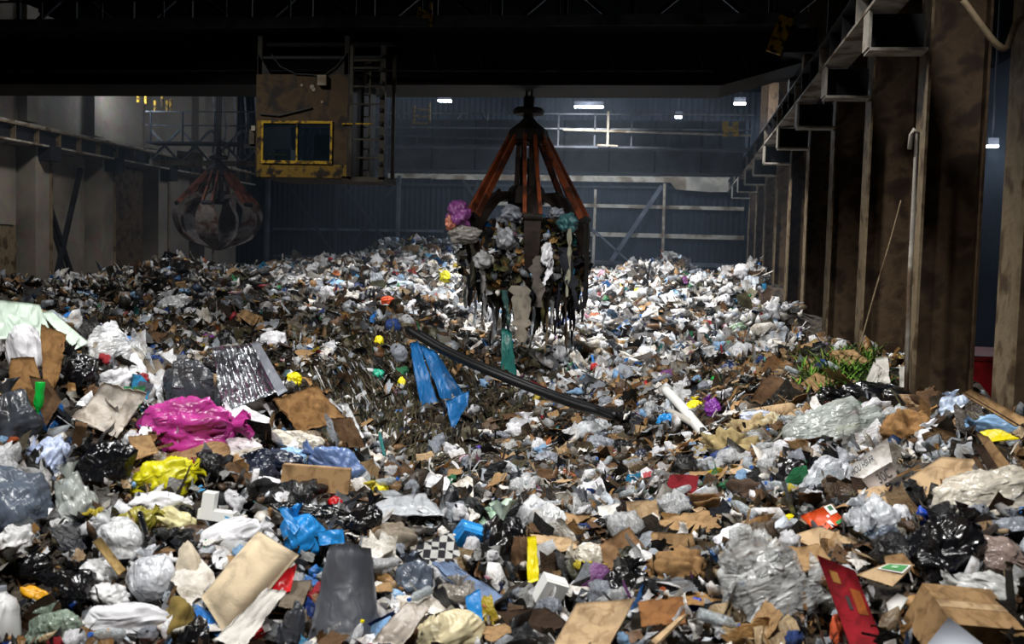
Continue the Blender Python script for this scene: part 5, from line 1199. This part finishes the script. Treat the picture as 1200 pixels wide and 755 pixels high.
hang(662, 290, 21.6, 72, 20, mat('cloth', '#22242a'), 'wide charcoal rag hanging right in the grapple load')
hang(646, 300, 21.5, 40, 12, wht, 'white film tongue hanging in the grapple load', 'hanging_film')
hang(668, 268, 21.6, 80, 9, mat('plastic', '#8c8a78', dirt=.3), 'thin pale film ribbon beside the charcoal rag', 'hanging_film')
hang(592, 340, 21.6, 40, 12, mat('plastic', '#2a4a48', dirt=.3), 'dull green film ribbon above the teal film', 'hanging_film')
hang(633, 300, 21.5, 60, 22, mat('cloth', '#57504a'), 'taupe rag hanging in the middle of the load')
def load_bag(px, py, d, w_, h_, mt, label, sd):
    k = d / 1200; V, F = blob(4, sd, 0.5, 1.1, (1, 1, 1), 4); V = V * np.array([w_, min(w_, h_), h_]) / 2 * k * 0.9
    tag(link('plastic_bag', mesh_np('plastic_bag', V, F, mt, True), mat4=fr4(P(px, py, d))), label, 'bag')
load_bag(538, 252, 21.8, 30, 36, mat('plastic', '#8f4c8e', dirt=.3), 'mauve pink bag squeezed out at the left claw', 501)
load_bag(528, 262, 21.7, 14, 20, mat('plastic', '#d88a70', dirt=.2), 'small salmon bag left of the mauve bag', 502)
load_bag(545, 275, 21.7, 40, 20, mat('plastic', '#97928c', dirt=.4), 'grey white bag under the mauve bag', 503)
load_bag(665, 262, 21.8, 24, 26, mat('plastic', '#3c6a6e', dirt=.4), 'teal grey bag squeezed by the right claw', 504)
load_bag(652, 250, 22.0, 18, 14, gry, 'grey bag at the top of the load by right claw', 505)
load_bag(641, 298, 21.4, 14, 30, wht, 'white bag bulging low in the grapple load', 506)
load_bag(600, 250, 21.9, 24, 20, gry, 'crumpled grey bag at the top of the load', 507)
load_bag(566, 305, 21.5, 22, 22, mat('plastic', '#9a9a9a', dirt=.4), 'pale bag low on the left of the load', 508)
load_bag(593, 280, 21.4, 24, 26, mat('plastic', '#8e9094', dirt=.3), 'grey bag in the middle of the load', 509)

# ------------------------------------------------------------------ countable loose pieces as individuals
KP = np.array(KEEP)
def clear_of(x, y, f=1.0, pad=0.0):
    d2 = ((x[:, None] - KP[None, :, 0]) ** 2 + ((y[:, None] - KP[None, :, 1]) * 1.0) ** 2); return (d2 > (KP[None, :, 2] * f + pad) ** 2).all(1)
def project(p):
    d = p - CAM; z = d @ CF; return IMW / 2 + (d @ CR) / z * FPX, IMH / 2 - (d @ CU) / z * FPX, z
def zone_pts(zone, n_, r, f=1.0, pad=0.1):
    """random spots on one stretch of the heap that the photograph shows"""
    x0_, x1_, y0_, y1_ = {'far': (-12, 2.75, 21, 41), 'mound': (-17, -4.2, 15, 31), 'valley': (-4, 2.75, 11.5, 21), 'left': (-7.2, 0.2, 6.0, 10.6), 'right': (0.2, 2.8, 6.0, 14)}[zone]
    out = []
    while len(out) < n_:
        x = r.uniform(x0_, x1_, 400); y = r.uniform(y0_, y1_, 400); ok = clear_of(x, y, f, pad); x, y = x[ok], y[ok]
        p = np.stack([x, y, H(x, y) + 0.08], 1); u, v, z = project(p); vis = (u > 0) & (u < 1200) & (v > 280) & (v < 755); p = p[vis]
        nn = Nrm(p[:, 0], p[:, 1]); tcam = CAM - p; tcam /= np.linalg.norm(tcam, axis=1, keepdims=True); p = p[(nn * tcam).sum(1) > 0.02]
        for q in p:
            h_ = hit(*project(q)[:2])
            if np.linalg.norm(h_ - q) < 1.2: out.append(q)
            if len(out) >= n_: break
    return out
ZN = {'far': 'on the far slope behind the grapple', 'mound': 'on the dark left mound', 'valley': 'in the valley between near heaps', 'left': 'on the near left heap', 'right': 'on the near right heap'}
def me_of(geo, name, mt, smooth=True): return mesh_np(name, geo[0], geo[1], mt, smooth)
BAGS = [bag_geo(900 + k, 20, 14, 7, 0.26, 1.0) for k in range(4)] + [blob(3, 930 + k, 0.7, 0.8, (1, 0.85, 0.6)) for k in range(4)]
SHT = []
for k in range(5):
    V, F = grid_sheet(8, 8, 950 + k, 0.22, 0.45); SHT.append(thicken(V, F, 8, 8, 0.03))
FLM = []
for k in range(5):
    V, F = grid_sheet(12, 12, 970 + k, 0.55, 0.6, 3); FLM.append(thicken(V, F, 12, 12, 0.015))
LST = {}
import re as _re
HEROES = []
for o_ in list(COL.objects):
    if o_.parent is None and 'label' in o_.keys() and 'category' in o_.keys() and o_.get('kind') is None and o_['category'] not in ('crane', 'lamp', 'cable', 'pipe', 'bar', 'grapple', 'crane cab', 'skip'):
        ph = _re.split(r' (?:on|in|below|beside|behind|between|at|with|under|right|left|above|lying|before|by|along|near|across|next|of|standing|hanging|leaning|for|full|over|holding|spread|stuck|squeezed|half|sticking|reaching|slumped|carrying|sloping|nearest|like|and|from|around|bulging) ', o_['label'] + ' ')[0].strip()
        if len(ph.split()) >= 3: HEROES.append((o_.matrix_world.translation[0] if o_.location.length == 0 else o_.location[0], o_.location[1], ph))
def cn_of(c): return c
def place(kind, colname, mt, zone, n_, size, label, name, cat, geos, r, flat=0.0):
    near_h = [h for h in HEROES]
    meshes = [LST.setdefault((name, colname, i_), me_of(g_, name, mt, 'sheet' not in name and 'scrap' not in name)) for i_, g_ in enumerate(geos)]
    grp = f'{colname} {name.replace("_", " ")}s {ZN[zone]}'
    for q in zone_pts(zone, n_, r, 1.0, size[1] * 0.8):
        s_ = r.uniform(*size); me = meshes[r.integers(len(meshes))]; nn = Nrm(np.array([q[0]]), np.array([q[1]]))[0]
        o_ = link(name, me); zq = Vector(nn).to_track_quat('Z', 'Y') @ Matrix.Rotation(r.uniform(0, 6.28), 3, 'Z').to_quaternion() @ Matrix.Rotation(r.normal() * flat, 3, 'X').to_quaternion()
        o_.rotation_mode = 'QUATERNION'; o_.rotation_quaternion = zq; o_.location = q + nn * s_ * 0.15; o_.scale = (s_, s_ * r.uniform(0.7, 1.1), s_ * r.uniform(0.7, 1.0))
        lab, g2 = label, grp
        shape = ''
        if name == 'crumpled_bag': shape = 'tied' if list(meshes).index(me) < 4 else 'balled-up'
        dh = [(math.hypot(h[0] - q[0], h[1] - q[1]), h[2]) for h in HEROES]; best = min(dh)
        size_w = 'larger' if s_ > 0.5 * (size[0] + size[1]) else 'smaller'
        noun = {'crumpled_bag': 'plastic bag', 'crumpled_wrapper': 'crumpled wrapper', 'cardboard_scrap': 'cardboard scrap', 'torn_sheet': 'torn sheet'}[name]
        if best[0] < (0.9 if q[1] < 12 else 1.6): lab = ' '.join(f'{size_w} {shape} {cn_of(colname)} {noun} next to the {best[1]}'.split())
        else: lab = ' '.join(f'{size_w} {shape} {cn_of(colname)} {noun} {ZN[zone]}'.split())
        tag(o_, lab, cat, 'small pieces next to the ' + best[1] if ' next to the ' in lab else g2)
r = np.random.default_rng(21)
BROWN = mat('plastic', '#5a4632', dirt=.3, rough=0.7)
for (cn, mt, zs) in (('white', wht, dict(far=(55, .14, .26), mound=(10, .10, .18), valley=(26, .08, .17), left=(16, .06, .11), right=(12, .06, .11))),
                     ('grey', gry, dict(far=(10, .14, .26), mound=(14, .12, .24), valley=(14, .09, .17), left=(10, .06, .12), right=(8, .06, .12))),
                     ('black', blk, dict(far=(8, .16, .28), mound=(12, .14, .26), valley=(10, .1, .2), left=(14, .08, .15), right=(12, .08, .15))),
                     ('pale blue', lbl, dict(far=(8, .12, .22), mound=(4, .1, .2), valley=(5, .08, .14), left=(4, .05, .1), right=(3, .05, .1))),
                     ('dark blue', mat('plastic', '#24407c', dirt=.3), dict(far=(5, .12, .22), mound=(4, .1, .2), valley=(3, .08, .14), left=(3, .05, .1), right=(2, .05, .1))),
                     ('clear', clr, dict(valley=(6, .12, .2), left=(7, .08, .16), right=(8, .08, .16)))):
    for z, (n_, a_, b_) in zs.items():
        place('bag', cn, mt, z, n_, (a_, b_), f'small crumpled {cn} plastic bag {ZN[z]}', 'crumpled_bag', 'bag', BAGS, r, 0.5)
for (cn, mt, zs) in (('red', mat('plastic', '#a8202a', dirt=.3), dict(far=(4, .08, .14), valley=(3, .05, .1), left=(4, .04, .07), right=(3, .04, .07))), ('yellow', mat('plastic', '#c8b428', dirt=.3), dict(far=(3, .08, .13), mound=(3, .07, .12), valley=(3, .05, .09), left=(4, .04, .07), right=(3, .04, .07))),
                     ('green', mat('plastic', '#2f7a50', dirt=.3), dict(far=(4, .08, .15), mound=(3, .08, .13), valley=(3, .05, .1), left=(3, .04, .07), right=(3, .04, .07))), ('orange', mat('plastic', '#b85a2c', dirt=.3), dict(far=(2, .08, .13), left=(3, .04, .07), valley=(2, .05, .09)))):
    for z, (n_, a_, b_) in zs.items():
        place('wrap', cn, mt, z, n_, (a_, b_), f'small crumpled {cn} wrapper {ZN[z]}', 'crumpled_wrapper', 'wrapper', BAGS[4:], r, 0.6)
for (cn, mt, zs) in (('tan', cb, dict(far=(10, .12, .24), mound=(8, .1, .22), valley=(22, .08, .19), left=(10, .06, .13), right=(26, .07, .16))),
                     ('dark brown', cbd, dict(far=(10, .12, .24), mound=(10, .1, .22), valley=(24, .08, .2), left=(10, .06, .14), right=(24, .07, .16))),
                     ('pale', cbl, dict(valley=(6, .08, .16), left=(4, .05, .11), right=(10, .06, .13)))):
    for z, (n_, a_, b_) in zs.items():
        place('card', cn, mt, z, n_, (a_, b_), f'small bent {cn} cardboard scrap {ZN[z]}', 'cardboard_scrap', 'cardboard', SHT, r, 0.5)
for (cn, mt, zs) in (('white', wpap, dict(far=(24, .1, .22), mound=(8, .1, .16), valley=(20, .07, .15), left=(16, .05, .1), right=(14, .05, .1))),
                     ('grey', mat('cloth', '#7a7a78'), dict(far=(8, .12, .24), mound=(14, .12, .24), valley=(12, .08, .17), left=(12, .06, .12), right=(8, .06, .12)))):
    for z, (n_, a_, b_) in zs.items():
        place('film', cn, mt, z, n_, (a_, b_), f'small torn {cn} crumpled sheet {ZN[z]}', 'torn_sheet', 'sheet', FLM, r, 0.6)
# loose bottles
for z, n_ in (('far', 10), ('valley', 12), ('left', 10), ('right', 8)):
    for q in zone_pts(z, n_, r):
        s_ = r.uniform(0.11, 0.15); V, F, tp = bottle_geo()
        me = LST.setdefault(('bottle', 0), mesh_np('bottle', V, F, mat('clear', '#cfd8dc', op0=.5, op1=.9), True))
        e_ = empty('bottle', tuple(q + np.array([0, 0, .05]))); e_.rotation_euler = (r.uniform(1.0, 2.0), 0, r.uniform(0, 6.28)); e_.scale = (s_,) * 3
        best = min((math.hypot(h[0] - q[0], h[1] - q[1]), h[2]) for h in HEROES)
        tag(e_, f'small clear plastic bottle next to the {best[1]}' if best[0] < 1.6 else f'small clear plastic bottle lying {ZN[z]}', 'bottle', 'small pieces next to the ' + best[1] if best[0] < 1.6 else f'clear bottles {ZN[z]}')
        link('bottle_body', me, e_); cm = LST.setdefault(('cap', 0), mesh_np('cap', *tube_geo([(0, 0, .9), (0, 0, 1.04)], .13, 8), mat('plain', '#2a62b8'))); link('cap', cm, e_)

# ------------------------------------------------------------------ the uncountable rest of the heap surface
def scatter(n_, xr, yr, keepf, r):
    x = r.uniform(*xr, n_); y = r.uniform(*yr, n_); ok = clear_of(x, y, keepf) if keepf else np.ones(n_, bool); x, y = x[ok], y[ok]
    nn = Nrm(x, y); return np.stack([x, y, H(x, y)], 1), nn
def weights_for(zone):
    return {'far': dict(white=0.58, grey=0.18, brown=0.08, dark=0.06, tan=0.03, blue=0.04, vivid=0.03), 'far_d': dict(white=0.26, grey=0.2, brown=0.2, dark=0.2, olive=0.06, tan=0.04, blue=0.03, vivid=0.02),
            'mound': dict(white=0.22, grey=0.2, brown=0.18, dark=0.2, tan=0.03, blue=0.03, vivid=0.02, soil=0.14), 'mound_d': dict(white=0.06, grey=0.1, brown=0.18, dark=0.3, soil=0.34, vivid=0.01),
            'valley': dict(white=0.34, grey=0.25, brown=0.14, dark=0.14, tan=0.06, blue=0.04, vivid=0.03), 'valley_d': dict(white=0.10, grey=0.14, brown=0.26, dark=0.22, tan=0.10, soil=0.16, vivid=0.02),
            'near': dict(white=0.34, grey=0.22, brown=0.12, dark=0.2, tan=0.05, blue=0.05, vivid=0.03), 'near_d': dict(white=0.14, grey=0.16, brown=0.2, dark=0.34, tan=0.08, soil=0.1, blue=0.02)}[zone]
def zone_of(p):
    x, y = p[:, 0], p[:, 1]; z = np.full(len(p), 'far', object); z[y < 21] = 'valley'; mm = (x < -2.6) & (y < 30) & (y - 15 < (-x - 2.0) * 2.2 + 6); z[mm] = 'mound'; z[y < 11.5] = 'near'
    sel = vnoise(x, y, 1.7, 11) + 0.6 * vnoise(x, y, 0.6, 12) > np.where(y > 21, 0.12, 0.0); z[sel] = z[sel] + '_d'; return z
S1, S2 = Stuff(), Stuff()
r = np.random.default_rng(33)
def sow(n_, xr, yr, size, keepf, mix, S_p, S_m, lift=0.02):
    p, nn = scatter(n_, xr, yr, keepf, r); zs = zone_of(p); cols = np.empty((len(p), 3))
    for z in set(zs): m_ = zs == z; cols[m_] = colours(m_.sum(), weights_for(z), r)
    sz = r.uniform(*size, len(p)) * r.choice([0.7, 1.0, 1.0, 1.35], len(p)); p = p + nn * (sz * r.uniform(-0.25, 0.45, len(p)) + lift)[:, None]
    kinds = r.choice(4, len(p), p=mix)
    lum = cols.mean(1)
    for kd, protos, S_ in ((0, PB, S_p), (1, PS, S_p), (2, PC, S_m), (3, PT, S_m)):
        idx = np.where(kinds == kd)[0]; sub_ = r.integers(0, len(protos), len(idx))
        for j, pr_ in enumerate(protos):
            q = idx[sub_ == j]; stx = np.stack([r.uniform(0.8, 1.6, len(q)), r.uniform(0.6, 1.1, len(q)), r.uniform(0.5, 1.1, len(q))], 1)
            S_.add(pr_, p[q], sz[q] * (1.5 if kd == 3 else 1.0), cols[q], r, stretch=stx)
sow(24000, (-21, 2.95), (20, 44.5), (0.06, 0.17), 0, (0.36, 0.34, 0.08, 0.22), S1, S2)
sow(8000, (-21, 4.0), (11, 22), (0.05, 0.14), 0.5, (0.28, 0.36, 0.10, 0.26), S1, S2)
sow(11000, (-12, 4.3), (10.4, 21), (0.03, 0.075), 0.5, (0.26, 0.36, 0.12, 0.26), S1, S2)
sow(4500, (-10, 4.4), (4.6, 11.8), (0.05, 0.13), 0.75, (0.22, 0.56, 0.10, 0.12), S1, S2)
sow(13000, (-10, 4.4), (4.6, 11.6), (0.02, 0.055), 0.6, (0.26, 0.38, 0.12, 0.24), S1, S2)
S1.build('loose_plastic_litter', MT_P, 'countless small crumpled plastic scraps covering the whole heap', 'litter')
S2.build('loose_paper_litter', MT_M, 'countless small paper, cardboard and strip scraps covering the heap', 'litter')
# matted strands draped down the face of the dark mound
S3 = Stuff()
def drape(n_, xr, yr, ln, wd, wts):
    p, nn = scatter(n_, xr, yr, 0.5, r); cols = colours(len(p), wts, r)
    for i_ in range(len(p)):
        q = p[i_].copy(); V = []; L0 = r.uniform(*ln); w_ = r.uniform(*wd); g_ = np.array([nn[i_][0], nn[i_][1]]); g_ /= (np.linalg.norm(g_) + 1e-6); side = np.array([-g_[1], g_[0], 0]); wob = r.random() * 6
        for k in range(7):
            x_, y_ = q[0], q[1]; z_ = float(H(x_, y_)) + 0.06 + 0.035 * math.sin(k * 1.3 + wob); V += [(x_ + side[0] * w_, y_ + side[1] * w_, z_), (x_ - side[0] * w_, y_ - side[1] * w_, z_ + 0.012)]
            q[:2] += g_ * L0 / 6 + side[:2] * 0.05 * math.sin(k + wob)
        S3.add((np.array(V), PT[0][1]), np.zeros((1, 3)), np.ones(1), cols[i_:i_ + 1], r, rot=np.eye(3)[None])
drape(3600, (-6.5, -2.2), (15.0, 22), (0.3, 1.1), (0.005, 0.02), dict(soil=0.8, dark=0.12, grey=0.06, white=0.02))
drape(1600, (-14, -5), (15, 28), (0.3, 0.9), (0.006, 0.022), dict(soil=0.8, dark=0.1, grey=0.08, white=0.02))
drape(900, (-2, 3.5), (11, 24), (0.25, 0.7), (0.005, 0.02), dict(soil=0.7, brown=0.2, grey=0.1))
S3.build('matted_strands', MT_M, 'matted brown and olive strands draped over the dark mound', 'strands')
# grass by the columns
S4 = Stuff(); gcols = np.array([srgb(c) for c in '#3f6a22 #557a2c #2f5220 #7a8a3c #6b9a34'.split()])
for k in range(420):
    c_ = hit(*((r.uniform(935, 1035), r.uniform(418, 470)))); a_ = r.random() * 6.28; ln = r.uniform(0.2, 0.6); lean = r.uniform(0.3, 1.0); dx = np.array([math.cos(a_), math.sin(a_), 0]); sd = np.array([-dx[1], dx[0], 0]) * 0.012
    V = []
    for j in range(4): t = j / 3; q = c_ + dx * ln * t * lean + np.array([0, 0, 0.1 + ln * (t * 0.8 - 0.5 * t * t)]); V += [q + sd * (1.1 - t), q - sd * (1.1 - t)]
    S4.add((np.array(V), np.array([(0, 2, 3, 1), (2, 4, 5, 3), (4, 6, 7, 5)])), np.zeros((1, 3)), np.ones(1), gcols[r.integers(0, 5)][None], r, rot=np.eye(3)[None])
S4.build('grass_clippings', MT_M, 'green grass clippings piled by the columns on the right heap', 'grass')

# ------------------------------------------------------------------ dust haze in the hall
mt, nt, N, LK, b = _new('dust_haze'); N.remove(b)
vs = N.new('ShaderNodeVolumeScatter'); vs.inputs['Color'].default_value = (0.62, 0.78, 1.0, 1); vs.inputs['Density'].default_value = 0.0028; vs.inputs['Anisotropy'].default_value = 0.2
LK.new(vs.outputs['Volume'], N['Material Output'].inputs['Volume'])
hz = MB().box((XL + 0.01, 24.5, 4.0), (XR - 0.01, YB - 0.1, 13.4)).build('dust_haze', mt)
tag(hz, 'thin bluish dust haze filling the rear of the hall', 'haze', kind='stuff')
